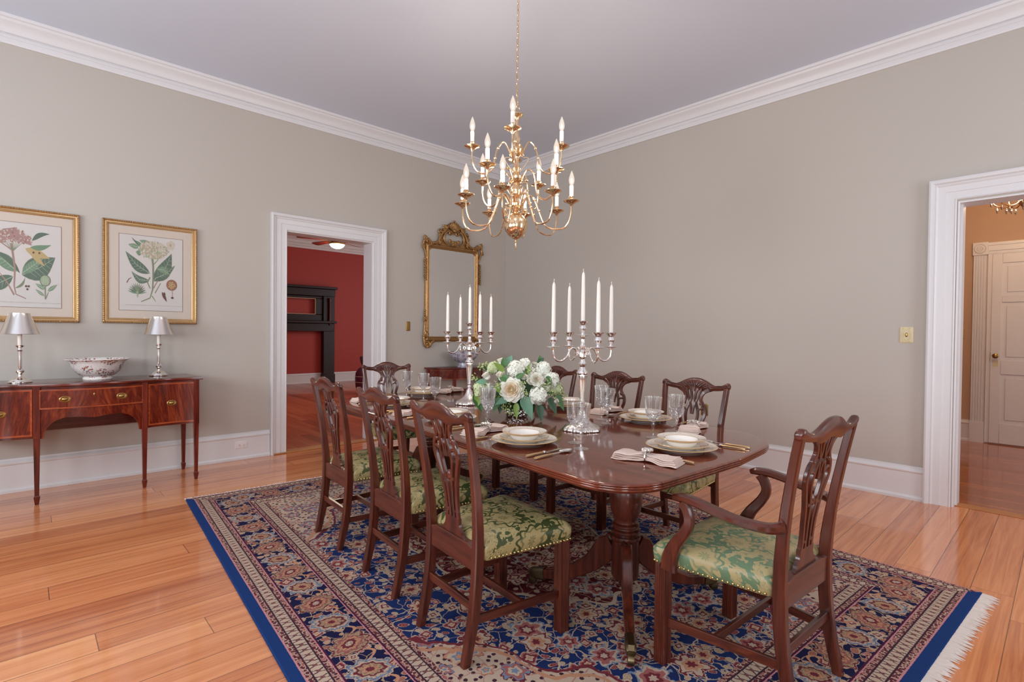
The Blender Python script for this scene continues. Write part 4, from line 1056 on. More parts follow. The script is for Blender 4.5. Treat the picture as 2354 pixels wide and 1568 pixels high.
for s in (-1, 1):
    b = MB(); ex = s*(gx1 + .052)
    scroll(b, [(ex - s*.06, -.03, gz1 + .07), (ex - s*.005, -.035, gz1 + .10), (ex + s*.045, -.035, gz1 + .075), (ex + s*.050, -.03, gz1 + .01), (ex + s*.022, -.028, gz1 - .06), (ex, -.026, gz1 - .12)], .020, .012)
    volute(b, ex - s*.015, gz1 + .085, .034, 1.3, PI/2, s, th=.013); acanthus(b, ex + s*.02, gz1 + .09, s*.4, .07, .011); acanthus(b, ex + s*.035, gz1 + .03, s*2.2, .06, .009)
    for k in range(9): 
        z = gz1 - .15 - k*.032; b.ball((ex + s*(.022 + .010*(k % 2)), -.026, z), (.015 - .0006*k, .012, .015), 7, 5); acanthus(b, ex + s*.012, z, s*2.4, .034, .006)
    b.build('carved_shoulder', 'gilt', mir, angle=60)
    b = MB(); zb = gz0 - .06
    scroll(b, [(ex, -.028, gz0 + .27), (ex + s*.020, -.03, gz0 + .16), (ex + s*.030, -.032, gz0 + .05), (ex + s*.034, -.034, gz0 - .04), (ex + s*.010, -.034, zb - .06), (ex - s*.05, -.034, zb - .062), (ex - s*.075, -.032, zb - .02), (ex - s*.12, -.03, zb + .005)], .012, .020)
    volute(b, ex - s*.02, zb - .03, .042, 1.5, -PI/2, s, th=.014); acanthus(b, ex + s*.005, gz0 - .02, s*.15, .11, .012); acanthus(b, ex + s*.01, gz0 + .20, s*.5, .07, .009); acanthus(b, ex - s*.02, zb - .05, PI - s*.3, .04, .010)
    for k in range(5): b.ball((ex + s*.02, -.028, gz0 + .22 + k*.03), (.014, .012, .014), 7, 5)
    b.build('carved_foot', 'gilt', mir, angle=60)

# ---------------------------------------------------------------- switch plates and outlets
def plate(name, label, cat, loc, rz, w_, h_, mat, kind):
    t = thing(name, label, cat, loc, rz)
    b = MB(); b.loft([[(x, -p, z) for x, z in round_poly([(-w_/2 + o, -h_/2 + o, r_), (w_/2 - o, -h_/2 + o, r_), (w_/2 - o, h_/2 - o, r_), (-w_/2 + o, h_/2 - o, r_)], 5)] for o, p, r_ in ((0, 0, .008), (0, .003, .008), (.004, .0055, .008), (.006, .006, .007))])
    b.build('wall_plate', mat, t, angle=30)
    if kind == 'toggle':
        b = MB(); b.bb(-.006, .006, -.014, -.004, -.004, .014); b.build('toggle', mat, t)
        b = MB()
        for z in (-.03, .03): b.ball((0, -.006, z), (.004, .002, .004), 8, 5)
        b.build('screw', 'brass_old', t)
    elif kind == 'ornate':
        b = MB()
        for rx, rz_ in ((.030, .050), (.021, .040)): b.tube([(rx*math.cos(a), -.006, rz_*math.sin(a)) for a in [2*PI*i/28 for i in range(29)]], .0025, 6)
        for s in (-1, 1):
            for k in (-1, 1): b.ball((k*.02, -.006, s*.052), (.008, .003, .006), 8, 5)
        b.build('relief_rings', 'plate_ivory', t)
        b = MB(); b.ball((0, -.006, 0), (.010, .004, .018), 10, 6); b.bb(-.004, .004, -.016, -.005, -.006, .010); b.build('toggle', 'brass_old', t)
    else:
        sc = (1, 0) if kind == 'outlet_h' else (0, 1)
        for s in (-1, 1):
            b = MB(); Mx = Matrix.Translation((s*.020*sc[0], -.005, s*.020*sc[1])) @ Matrix.Rotation(PI/2, 4, 'X'); b.lathe([(.0165, -.002), (.0165, .002), (.014, .003), (.001, .003)], 20, M_=Mx)
            rc = b.build('receptacle', 'plate_white' if kind == 'outlet_h' else 'porcelain', t)
            b = MB()
            for o in (-.005, .005):
                if sc[0]: b.bb(s*.020 - .004, s*.020 + .004, -.0085, -.0075, o - .0012, o + .0012)
                else: b.bb(o - .0012, o + .0012, -.0085, -.0075, s*.020 - .004, s*.020 + .004)
            b.build('slot', 'black', rc)
    return t
plate('light_switch', 'tan toggle light switch plate between the red room doorway and the gilt mirror', 'light switch', (3.557, YA, 1.376), 0, .058, .118, 'brass_old', 'toggle')
plate('light_switch', 'ornate ivory light switch plate beside the right doorway', 'light switch', (XB, .901, 1.321), R(-90), .092, .128, 'plate_ivory', 'ornate')
plate('light_switch', 'brass light switch plate on the hall wall seen through the right doorway', 'light switch', (HX, .955, 1.351), R(-90), .075, .125, 'brass_old', 'toggle')
plate('wall_outlet', 'white wall outlet set sideways in the baseboard beside the sideboard', 'outlet', (1.614, YA - .018, .148), 0, .118, .072, 'plate_white', 'outlet_h')
plate('wall_outlet', 'tan brass wall outlet with two white sockets behind the carved chair', 'outlet', (XB, 2.600, .523), R(-90), .076, .125, 'brass_old', 'outlet_v')

# ---------------------------------------------------------------- sideboard lamps and bowl
ST = .890
def make_lamp(label):
    t = thing('buffet_lamp', label, 'lamp', (0, 0, 0), 0, 'silver buffet lamps on the sideboard')
    b = MB(); b.lathe([(.001, 0), (.070, 0), (.072, .004), (.072, .010), (.062, .014), (.058, .022), (.048, .030), (.036, .040), (.020, .050), (.012, .060), (.014, .072), (.024, .082), (.026, .092), (.018, .104), (.011, .110), (.013, .130), (.012, .190), (.014, .238), (.018, .244), (.012, .250), (.010, .262), (.022, .270), (.030, .276), (.031, .282), (.014, .284), (.001, .284)], 28)
    b.build('base', 'silver', t, angle=30)
    b = MB(); b.lathe([(.001, .284), (.0135, .284), (.0135, .372), (.001, .372)], 16); b.build('candle_sleeve', 'sleeve', t)
    b = MB(); b.lathe([(.111, .365), (.114, .367), (.112, .372), (.100, .402), (.085, .442), (.070, .488), (.061, .518), (.061, .522), (.057, .522), (.066, .488), (.081, .442), (.096, .402), (.108, .370)], 40); 
    b.v = b.v; b.build('lamp_shade', 'pewter', t, angle=30)
    b = MB(); b.lathe([(.001, .372), (.006, .372), (.006, .50), (.001, .50)], 8)
    for a in range(3): b.tube([(0, 0, .50), (.058*math.cos(a*2.1), .058*math.sin(a*2.1), .516)], .002, 6)
    b.build('shade_holder', 'brass_old', t)
    return t
l1 = make_lamp('small silver lamp with metal shade on the left part of the sideboard'); l1.location = (-.010, 5.37, ST)
dup(l1, (.886, 5.52, ST), .7, 'small silver lamp with metal shade at the right end of the sideboard')
bw = thing('porcelain_bowl', 'large white porcelain bowl with rust floral sprays in the middle of the sideboard', 'bowl', (.452, 5.42, ST))
b = MB(); b.lathe([(.001, .004), (.088, .004), (.092, 0), (.096, .002), (.096, .018), (.092, .025), (.115, .038), (.145, .066), (.166, .102), (.178, .132), (.190, .150), (.208, .162), (.2125, .166), (.210, .169), (.190, .161), (.174, .140), (.159, .106), (.138, .073), (.107, .046), (.001, .040)], 48)
b.build('body', 'imari', bw, angle=40)
b = MB(); b.tube([(.2110*math.cos(a), .2110*math.sin(a), .1667) for a in [2*PI*i/48 for i in range(49)]], .0032, 6); b.lathe([(.0965, .004), (.0975, .006), (.0975, .014), (.0965, .016)], 40); b.build('rim', 'porcelain', bw)
bb_ = thing('footed_bowl', 'blue and white porcelain footed bowl on the half-round table under the mirror', 'bowl', (4.235, 5.44, .850))
b = MB(); b.lathe([(.001, 0), (.082, 0), (.082, .008), (.068, .022), (.066, .055), (.078, .062), (.090, .072), (.135, .095), (.172, .130), (.192, .168), (.202, .196), (.208, .198), (.206, .202), (.196, .196), (.184, .166), (.164, .132), (.126, .102), (.001, .085)], 40)
b.build('body', 'blue_white', bb_, angle=40)

# ---------------------------------------------------------------- chandelier
CX, CY = 2.418, 2.552
ch = thing('chandelier', 'polished brass sixteen light chandelier hanging over the dining table', 'chandelier', (CX, CY, 0))
b = MB(); b.lathe([(.001, 1.862), (.005, 1.868), (.004, 1.90), (.008, 1.912), (.004, 1.922), (.008, 1.930), (.022, 1.936), (.050, 1.954), (.072, 1.985), (.080, 2.018), (.076, 2.050), (.058, 2.080), (.036, 2.098), (.024, 2.106), (.001, 2.108)], 40); b.build('ball', 'brass', ch, angle=40)
b = MB(); b.lathe([(.020, 2.100), (.026, 2.112), (.020, 2.122), (.028, 2.140), (.050, 2.150), (.052, 2.166), (.030, 2.178), (.022, 2.20), (.034, 2.222), (.040, 2.245), (.034, 2.270), (.020, 2.292), (.016, 2.305), (.034, 2.318), (.046, 2.330), (.046, 2.346), (.030, 2.358), (.020, 2.378), (.028, 2.402), (.020, 2.428), (.014, 2.455), (.018, 2.478), (.040, 2.50), (.044, 2.510), (.050, 2.522), (.046, 2.534), (.034, 2.544), (.038, 2.552), (.020, 2.566),
      (.024, 2.60), (.018, 2.640), (.012, 2.68), (.016, 2.71), (.012, 2.722), (.020, 2.738), (.034, 2.748), (.044, 2.756), (.044, 2.762), (.018, 2.772), (.006, 2.782), (.001, 2.784)], 32); b.build('column', 'brass', ch, angle=30)
b = MB(); b.tube([(.022*math.sin(a), 0, 2.800 - .022*math.cos(a)) for a in [2*PI*i/20 for i in range(21)]], .0032, 6); b.build('hanging_loop', 'brass', ch)
b = MB(); n = 0; z = 2.828
while z < ZC - .05:
    o = (n % 2)
    ring = [((.008*math.cos(a) if not o else 0), (0 if not o else .008*math.cos(a)), z + .0235*math.sin(a)) for a in [2*PI*i/12 for i in range(13)]]
    b.tube(ring, .0022, 5); z += .038; n += 1
b.tube([(.004*math.sin(k*.9), .004*math.cos(k*.9), 2.79 + k*.03) for k in range(30)], .0016, 5)
b.build('chain', 'brass', ch, label='brass hanging chain')
b = MB(); b.lathe([(.001, ZC - .06), (.012, ZC - .06), (.03, ZC - .045), (.06, ZC - .02), (.065, ZC)], 28); b.build('ceiling_canopy', 'brass', ch)
def arm_curve(r, zr, zb, sc):
    """arm from column height zr out to a cup at radius r, height zb"""
    s = sc
    return spline([(.036, 0, zr), (.052, 0, zr + .05*s), (.080, 0, zr + .098*s), (.110, 0, zr + .085*s), (.135, 0, zr + .035*s), (.16 + (r-.30)*.4, 0, zb - .135), (.20 + (r-.30)*.5, 0, zb - .172), (r - .055, 0, zb - .172), (r - .018, 0, zb - .135), (r - .001, 0, zb - .075), (r, 0, zb - .02)], 5)
fil_bm = []
def make_arm(r, zr, zb, sc):
    arm_o = MB(); c = arm_curve(r, zr, zb, sc); arm_o.tube(c, .0060, 8)
    arm_o.ball(c[18], .0105, 8, 6); arm_o.ball(c[22], .0095, 8, 6); arm_o.ball(c[2], .010, 8, 6)
    # C-scroll under the arm
    q = [(.045 + .038*math.sin(u*4.2)*(1 - .35*u), 0, zr - .005 - .075*u + .02*math.sin(u*5)) for u in [i/12 for i in range(13)]]
    arm_o.tube(q, lerp_list([.004, .0035, .003], 13), 6); arm_o.ball(q[-1], .006, 6, 5)
    a = arm_o.build('arm', 'brass', ch)
    b = MB(); b.lathe([(.004, -.030), (.010, -.022), (.014, -.014), (.026, -.008), (.050, .002), (.054, .006), (.053, .009), (.040, .006), (.020, .004), (.013, .012), (.016, .022), (.019, .030), (.016, .036), (.013, .036)], 28, (r, 0, zb)); b.build('drip_pan', 'brass', a, angle=40)
    b = MB(); b.lathe([(.001, .030), (.0135, .030), (.0135, .106), (.001, .106)], 14, (r, 0, zb)); b.build('candle_sleeve', 'sleeve', a)
    b = MB(); b.lathe([(.001, .106), (.009, .106), (.012, .114), (.0175, .128), (.0195, .142), (.0175, .160), (.012, .180), (.0055, .196), (.002, .204), (.0005, .206)], 16, (r, 0, zb)); bl = b.build('bulb', 'bulb_glass', a)
    b = MB(); b.lathe([(.001, .122), (.006, .127), (.0075, .138), (.005, .150), (.001, .156)], 10, (r, 0, zb)); b.build('filament', 'filament', bl)
    return a
def cp_arm(a, ang):
    def rec(o, par):
        c = o.copy(); col.objects.link(c); c.parent = par
        for k in o.children: rec(k, c)
        return c
    c = rec(a, ch); c.rotation_euler = (0, 0, ang)
view = math.atan2(-CY, -CX)              # direction from the chandelier to the room's near corner
for (r, zr, zb, sc, angs) in ((.300, 2.480, 2.548, 1.0, (-5, 91, 182, 266)), (.285, 2.305, 2.352, .8, (-40, 64, 146, 236)), (.368, 2.135, 2.170, .85, (-13, 38, 82, 128, 170, 212, 262, 300))):
    a0 = make_arm(r, zr, zb, sc)
    for i, an in enumerate(angs):
        th = view + R(an)
        if i == 0: a0.rotation_euler = (0, 0, th)
        else: cp_arm(a0, th)
for k in range(5):
    pl = bpy.data.lights.new('chandelier_glow', 'POINT'); pl.energy = 7.5; pl.color = (1, .86, .72); pl.shadow_soft_size = .05
    po = bpy.data.objects.new('chandelier_glow', pl); col.objects.link(po); po.location = (CX + .40*math.cos(k*2*PI/5), CY + .40*math.sin(k*2*PI/5), 2.40)

# ---------------------------------------------------------------- table setting
def set_root(b_parts, name, label, cat, group):
    t = thing(name, label, cat, (0, 0, 0), 0, group)
    for nm, b, mat, lab in b_parts: b.build(nm, mat, t, angle=40, label=lab)
    return t
b = MB(); b.lathe([(.001, .004), (.080, .004), (.084, 0), (.088, .002), (.092, .006), (.104, .010), (.135, .016), (.162, .023), (.166, .026), (.163, .028), (.134, .021), (.104, .015), (.095, .011), (.001, .009)], 56)
charger = tag(b.build('dinner_plate', 'charger_rim', angle=40), '', 'plate', 'gilt rimmed dinner plates on the table')
b = MB(); b.lathe([(.001, .004), (.062, .004), (.066, 0), (.070, .003), (.080, .008), (.105, .015), (.121, .021), (.1235, .024), (.121, .0255), (.104, .020), (.080, .0125), (.001, .009)], 52)
salad = tag(b.build('salad_plate', 'salad_rim', angle=40), '', 'plate', 'salad plates stacked on the dinner plates')
b = MB(); b.lathe([(.001, .004), (.050, .004), (.054, 0), (.058, .003), (.068, .012), (.075, .025), (.079, .031), (.096, .036), (.112, .040), (.1135, .0425), (.111, .044), (.095, .040), (.076, .036), (.070, .028), (.062, .016), (.001, .010)], 52)
soup = tag(b.build('soup_bowl', 'soup_rim', angle=40), '', 'bowl', 'wide rimmed soup bowls topping the plate stacks')
def cutlery(kind):
    t = thing(kind, '', {'table_knife': 'knife', 'dinner_fork': 'fork', 'soup_spoon': 'spoon'}[kind], (0, 0, 0), 0, {'table_knife': 'knives beside the plates', 'dinner_fork': 'forks beside the plates', 'soup_spoon': 'spoons beside the plates'}[kind])
    b = MB(); b.bar([(0, y, z) for y, z in ((-.125, .006), (-.115, .007), (-.06, .007), (-.012, .0065), (-.006, .0062))], [.012, .0165, .0155, .0125, .010], [.007, .009, .0085, .0075, .006], (1, 0, 0), ch=.3); b.build('handle', 'horn', t)
    b = MB()
    if kind == 'table_knife': 
        b.lathe([(.004, -.012), (.0075, -.008), (.0075, 0), (.005, .004)], 10, M_=Matrix.Translation((0, -.002, .006)) @ Matrix.Rotation(-PI/2, 4, 'X'))
        b.prism([(-.006, 0), (.006, 0), (.009, .04), (.009, .09), (.004, .118), (-.004, .122), (-.007, .10), (-.007, .03)], .004, .006); nm = 'blade'
    elif kind == 'soup_spoon':
        b.bar([(0, -.008, .006), (0, .03, .005), (0, .055, .006)], [.009, .006, .008], .003, (1, 0, 0))
        rings = []
        for i in range(11):
            u = i/10; y = .05 + .085*u; w_ = .0225*math.sin(PI*min(1, u*.93 + .05))**.7; dpt = .007*math.sin(PI*u)
            rings.append([(w_*v, y, .008 - dpt*(1 - v*v) + o) for v, o in ((-1, 0), (-.5, 0), (0, 0), (.5, 0), (1, 0), (1, .0012), (.5, .0012), (0, .0012), (-.5, .0012), (-1, .0012))])
        b.loft(rings); nm = 'spoon_bowl'
    else:
        b.bar([(0, -.008, .006), (0, .03, .005), (0, .05, .006)], [.009, .006, .010], .003, (1, 0, 0))
        b.bar([(0, .048, .006), (0, .062, .007), (0, .072, .008)], [.010, .022, .022], .0025, (1, 0, 0))
        for k in range(4):
            x = (k - 1.5)*.0062; b.bar([(x, .070, .008), (x, .10, .009), (x*.92, .124, .013)], [.0035, .0032, .0018], .002, (1, 0, 0))
        nm = 'tines'
    b.build(nm, 'silver', t); return t
knife = cutlery('table_knife'); fork = cutlery('dinner_fork'); spoon = cutlery('soup_spoon')
# folded napkin (local y along its length) with a jewelled ring
rnd = random.Random(2)
b = MB(); L = .29
for layer in range(4):
    rings = []; n = 24
    for i in range(n+1):
        u = i/n; y = -L/2 + L*u + (.006*layer if u < .5 else -.004*layer)*(1 if abs(u-.5) > .3 else .4); q = abs(u - .5)*2
        w_ = (.026 + .034*min(1, q*1.7)**1.3) - layer*.0018; th = .0075; z0 = .0045 + layer*.0078 + .006*(1 - min(1, q*2.2)) + (.002*math.sin(u*19 + layer))
        ring = []
        for k in range(20):
            a = 2*PI*k/20; cx, cz = math.cos(a), math.sin(a); sx = abs(cx)**.45*(1 if cx >= 0 else -1); sz = abs(cz)**.8*(1 if cz >= 0 else -1)
            pl_ = .0022*math.sin(sx*7 + u*3 + layer)*(1 - q*.6)
            ring.append((w_*sx + .003*math.sin(u*7 + layer), y, z0 + th/2*sz + (pl_ if sz > 0 else 0)))
        rings.append(ring)
    b.loft(rings)
napkin = tag(b.build('napkin', 'napkin', angle=60), '', 'napkin', 'blush linen napkins beside the plates')
b = MB(); b.tube([(.034*math.cos(a), 0, .025 + .024*math.sin(a)) for a in [2*PI*i/24 for i in range(25)]], .0042, 6)
b.ball((0, 0, .053), (.011, .011, .007), 8, 6)
for k in range(8):
    a = k*PI/4; b.ball((.019*math.cos(a), .019*math.sin(a), .051), (.009, .009, .006), 7, 5)
for s in (-1, 1): b.ball((s*.03, .006, .048), (.010, .008, .006), 7, 5)
nring = tag(b.build('napkin_ring', 'silver'), '', 'napkin ring', 'jewelled napkin rings')
def make_goblet():
    t = thing('goblet', '', 'glass', (0, 0, 0), 0, 'cut crystal goblets on the table')
    fl = lambda a, r, z: 1 + .018*math.cos(18*a)
    b = MB(); b.lathe([(.006, .086), (.020, .094), (.031, .110), (.038, .130), (.041, .155), (.043, .185), (.0465, .218), (.0455, .2185), (.0415, .185), (.0395, .155), (.0365, .131), (.0295, .113), (.018, .099), (.001, .094)], 72, mod=fl); b.build('bowl', 'crystal', t, angle=60)
    hexa = lambda a, r, z: 1 + .12*math.cos(6*a)
    b = MB(); b.lathe([(.012, .004), (.0065, .016), (.0058, .05), (.0095, .068), (.0100, .074), (.0075, .080), (.008, .088)], 18, mod=hexa); b.build('stem', 'crystal', t)
    b = MB(); b.lathe([(.001, 0), (.036, 0), (.0372, .0015), (.036, .003), (.020, .0055), (.010, .010), (.001, .012)], 40); b.build('foot', 'glass', t)
    return t
goblet = make_goblet()
def place(src, loc, rz, label, first):
    if first[0] is None:
        first[0] = src; src.location = loc; src.rotation_euler = (0, 0, rz); src['label'] = label; return src
    return dup(src, loc, rz, label)
F = {k: [None] for k in 'charger salad soup knife fork spoon napkin ring goblet'.split()}
settings = [
 # plate centre, facing angle (diner looks along local +Y), phrase, goblets, napkin (centre, angle), extras
 ((2.300, 1.262), 0, "at the armchair's place", [(2.455, 1.512), (2.642, 1.482)], ((1.980, 1.245), R(11))),
 ((1.838, 1.862), -90, "at the nearest place on the table's left side", [(1.950, 1.590), (2.035, 1.700)], ((1.865, 2.195), R(-80))),
 ((1.955, 2.640), -90, "at the middle place on the table's left side", [(2.037, 2.374), (2.105, 2.470)], ((1.925, 3.010), R(-84))),
 ((2.020, 3.420), -90, "at the left side place nearest the red room doorway", [(2.228, 3.201)], ((2.02, 3.80), R(-88))),
 ((2.575, 3.890), 180, "at the far end place before the head chair", [(2.382, 3.835), (2.366, 3.560)], ((2.900, 3.925), R(-70))),
 ((2.905, 1.842), 90, "at the nearest place on the table's right side", [(2.617, 1.932), (2.725, 2.055)], ((2.850, 1.490), R(-74))),
 ((2.990, 2.560), 90, "at the right side place behind the nearer candelabrum", [], ((3.000, 2.225), R(-82))),
 ((3.060, 3.250), 90, "at the right side place behind the flowers", [], None),
]
TT = TZ + .0006
for (pc, ang, ph, gob, nap) in settings:
    a = R(ang); ca, sa = math.cos(a), math.sin(a)
    W_ = lambda x, y: (pc[0] + ca*x - sa*y, pc[1] + sa*x + ca*y, TT)
    place(charger, W_(0, 0), a, 'gilt rimmed dinner plate ' + ph, F['charger'])
    p = W_(0, 0); place(salad, (p[0], p[1], TT + .0105), a, 'salad plate in mid-stack ' + ph, F['salad'])
    place(soup, (p[0], p[1], TT + .0205), a, 'soup bowl atop the stack ' + ph, F['soup'])
    place(knife, W_(.222, -.085), a + R(2), 'gold handled table knife ' + ph, F['knife'])
    place(spoon, W_(.272, -.085), a + R(3), 'gold handled soup spoon ' + ph, F['spoon'])
    place(fork, W_(-.212, -.055), a - R(2), 'gold handled dinner fork ' + ph, F['fork'])
    if nap:
        place(napkin, (nap[0][0], nap[0][1], TT), nap[1], 'folded blush linen napkin ' + ph, F['napkin'])
        place(nring, (nap[0][0], nap[0][1], TT), nap[1], 'silver jewelled napkin ring ' + ph, F['ring'])
    for i, g in enumerate(gob):
        place(goblet, (g[0], g[1], TT), 0, ('cut crystal goblet ' if len(gob) == 1 else ('front cut crystal goblet ' if i == 0 else 'rear cut crystal goblet ')) + ph, F['goblet'])

# ---------------------------------------------------------------- candelabra and candles
def make_candelabrum(label):
    t = thing('candelabrum', label, 'candelabrum', (0, 0, 0), 0, 'silver five light candelabra on the table')
    wav = lambda a, r, z: 1 + (.045*math.cos(6*a) + .022*math.cos(18*a) + .014*math.cos(31*a + z*260))*max(0, (r - .03)/.08)
    b = MB(); b.lathe([(.001, .012), (.098, .006), (.105, .001), (.108, .006), (.106, .014), (.098, .024), (.086, .030), (.074, .036), (.056, .046), (.040, .062), (.030, .082), (.020, .112), (.001, .112)], 128, mod=wav); b.build('base', 'silver_relief', t, angle=60)
    flu = lambda a, r, z: 1 + .045*math.cos(10*a)
    b = MB(); b.lathe([(.018, .108), (.012, .122), (.018, .132), (.013, .142), (.011, .150), (.018, .158), (.014, .164)], 20)
    b.lathe([(.013, .164), (.016, .200), (.024, .285), (.028, .312), (.027, .318)], 40, mod=flu)
    b.lathe([(.027, .318), (.033, .326), (.031, .336), (.020, .350), (.016, .362), (.022, .372), (.024, .380), (.016, .392), (.013, .406), (.018, .414), (.026, .420), (.026, .440), (.016, .450), (.012, .460), (.018, .468), (.020, .480), (.013, .492), (.012, .520), (.018, .530), (.012, .538), (.001, .538)], 28); b.build('stem', 'silver', t, angle=30)
    def cup(b, x, y, z):
        b.lathe([(.008, -.012), (.010, 0), (.034, .006), (.039, .008), (.038, .010), (.012, .012), (.009, .022), (.017, .034), (.022, .046), (.018, .058), (.015, .064), (.022, .076), (.033, .086), (.034, .089), (.014, .088), (.001, .080)], 24, (x, y, z))
    b = MB(); cup(b, 0, 0, .535); b.build('candle_cup', 'silver', t, angle=35)
    for k in range(4):
        a = R(90*k); ca, sa = math.cos(a), math.sin(a)
        pts = [(.018, .430), (.036, .455), (.060, .470), (.080, .455), (.100, .420), (.126, .398), (.156, .398), (.176, .418), (.182, .448), (.182, .470)]
        q = spline([(ca*r, sa*r, z) for r, z in pts], 5); b = MB(); b.tube(q, lerp_list([.007, .0055, .0055, .006], len(q)), 8)
        n = 14; q = [(.044 + .014*(1 - .7*i/n)*math.cos(2.2 + i*.55), .436 + .015*(1 - .7*i/n)*math.sin(2.2 + i*.55)) for i in range(n+1)]
        b.tube([(ca*r, sa*r, z) for r, z in q], .0032, 6)
        arm_ = b.build('arm', 'silver', t)
        b = MB(); cup(b, ca*.182, sa*.182, .470); b.build('candle_cup', 'silver', arm_, angle=35)
    return t
def make_candle():
    t = thing('taper_candle', '', 'candle', (0, 0, 0), 0, 'ivory taper candles')
    b = MB(); b.lathe([(.001, 0), (.0120, 0), (.0122, .05), (.0112, .17), (.0096, .262), (.0078, .275), (.003, .285), (.001, .286)], 18); b.build('wax_body', 'wax', t)
    b = MB(); b.tube([(0, 0, .283), (.001, 0, .291), (-.002, .001, .297), (.001, 0, .303)], .0022, 6); b.build('wick', 'wick', t)
    return t
cand = make_candelabrum('silver five light candelabrum nearer the armchair, right of the flowers'); candle = make_candle(); firstc = [None]
vr = math.atan2(rr.y, rr.x)              # room direction that runs along the picture's width
for i, ((x, y), ph, da) in enumerate([((2.335, 1.900), 'right hand candelabrum', 19), ((2.520, 3.165), 'left hand candelabrum', 29)]):
    rz = vr + R(da)
    if i == 0: cand.location = (x, y, TT); cand.rotation_euler = (0, 0, rz); c_ = cand
    else: c_ = dup(cand, (x, y, TT), rz, 'silver five light candelabrum farther back, left of the flowers')
    place(candle, (x, y, TT + .535 + .082), 0, 'tallest ivory taper candle in the centre of the ' + ph, firstc)
    for k, nm in enumerate(('right arm', 'back arm', 'left arm', 'front arm')):
        a = rz + R(90*k); place(candle, (x + .182*math.cos(a), y + .182*math.sin(a), TT + .470 + .082), k, 'ivory taper candle on the %s of the ' % nm + ph, firstc)

# ---------------------------------------------------------------- flowers
FX, FY = 2.385, 2.490
vs_ = thing('glass_vase', 'low silvered mosaic glass bowl holding the white flowers', 'vase', (FX, FY, TT))
b = MB(); b.lathe([(.001, 0), (.066, 0), (.072, .006), (.078, .03), (.080, .065), (.076, .095), (.070, .10), (.066, .098), (.072, .06), (.068, .012), (.001, .010)], 36); b.build('body', 'mercury', vs_, angle=40)
b = MB(); b.lathe([(.071, .098), (.075, .099), (.076, .103), (.072, .106), (.066, .103)], 36); b.build('rim', 'silver', vs_)
fa = thing('flower_arrangement', 'domed arrangement of white roses and hydrangeas with green leaves in the middle of the table', 'flowers', (FX, FY, TT))
e1 = Vector((rr.x, rr.y, 0)).normalized(); e2 = Vector((-ff.x, -ff.y, 0)).normalized()
def at(a, bk, z): p = e1*a + e2*bk; return Vector((p.x, p.y, z))
def frame_for(d):
    d = Vector(d).normalized(); x = d.orthogonal().normalized(); y = d.cross(x); return Matrix((x, y, d)).transposed().to_4x4()
def petal(b, Mx, r, ang, tilt, wd, ln, mi=0, cup=.5):
    rings = []; n = 6; m = 5
    for i in range(n+1):
        u = i/n; w_ = wd*math.sqrt(max(.10, 1 - ((u - .58)/.50)**2)); row = []
        for j in range(-m//2, m//2 + 2):
            v = j/(m/2 + .5); x = v*w_; rad = r + ln*u*math.sin(tilt) - (1 - v*v)*0; z = ln*u*math.cos(tilt) - cup*.35*ln*(u*u)*math.sin(tilt) ; rad2 = rad - abs(v)**2*w_*cup
            if u > .85: rad2 += ln*.05
            c_, s_ = math.cos(ang), math.sin(ang); row.append(Mx @ Vector((c_*rad2 - s_*x, s_*rad2 + c_*x, z)))
        rings.append(row)
    vs = [p for q in rings for p in q]; k = len(rings[0]); fs = []
    for i in range(n):
        for j in range(k-1): fs.append((i*k+j, i*k+j+1, (i+1)*k+j+1, (i+1)*k+j))
    b.add(vs, fs, mi)
def rose(p, d, r, openn=1.0):
    Mx = Matrix.Translation(p) @ frame_for(d); b = MB()
    b.ball((0, 0, 0), (r*.45, r*.45, r*.42), 12, 8, 0, Mx)
    for lay, (rad, n, tl, wd, ln, mi) in enumerate(((.06, 3, .05, .22, .66, 2), (.12, 4, .16, .26, .68, 2), (.18, 5, .28, .30, .70, 2), (.24, 5, .42, .36, .72, 1), (.30, 6, .60, .42, .74, 1), (.36, 7, .82, .46, .76, 0), (.40, 7, 1.08, .50, .76, 0), (.40, 8, 1.35, .52, .78, 0))):
        if openn < .6 and lay > 5: continue
        for k in range(n): petal(b, Mx, rad*r*.7, 2*PI*k/n + lay*.7, tl*openn, wd*r, ln*r, mi)
    return b.build('rose', ['petal_white', 'petal_cream', 'petal_core'] if openn > .9 else ['petal_white', 'petal_white', 'petal_cream'], fa, angle=80)
def hydrangea(p, d, r, mat, seed, stretch=1.0):
    q = random.Random(seed); b = MB(); b.ball(tuple(p), r*.80, 12, 8); n = int(120*min(1.6, (r/.055)**1.2))
    for i in range(n):
        zz = 1 - 2*(i + .5)/n; th = i*2.39996; dd = Vector((math.sqrt(1 - zz*zz)*math.cos(th), math.sqrt(1 - zz*zz)*math.sin(th), zz))
        if dd.dot(Vector(d)) < -.45: continue
        c = Vector(p) + Vector((dd.x, dd.y, dd.z*stretch))*r*q.uniform(.84, 1.0); Mx = Matrix.Translation(c) @ frame_for(dd + Vector((q.uniform(-.35, .35), q.uniform(-.35, .35), q.uniform(-.35, .35)))) @ Matrix.Rotation(q.uniform(0, 3), 4, 'Z')
        s = .0115*q.uniform(.85, 1.2)
        for k in range(4):
            a = k*PI/2; ca, sa = math.cos(a), math.sin(a)
            pts = [(0, 0, 0), (.55, -.48, .12), (1.0, -.30, .05), (1.1, 0, .02), (1.0, .30, .05), (.55, .48, .12)]
            b.add([Mx @ Vector(((ca*x - sa*y)*s, (sa*x + ca*y)*s, z*s)) for x, y, z in pts], [(0, 1, 2, 3, 4, 5)], 0)
    return b.build('hydrangea', mat, fa, angle=80)
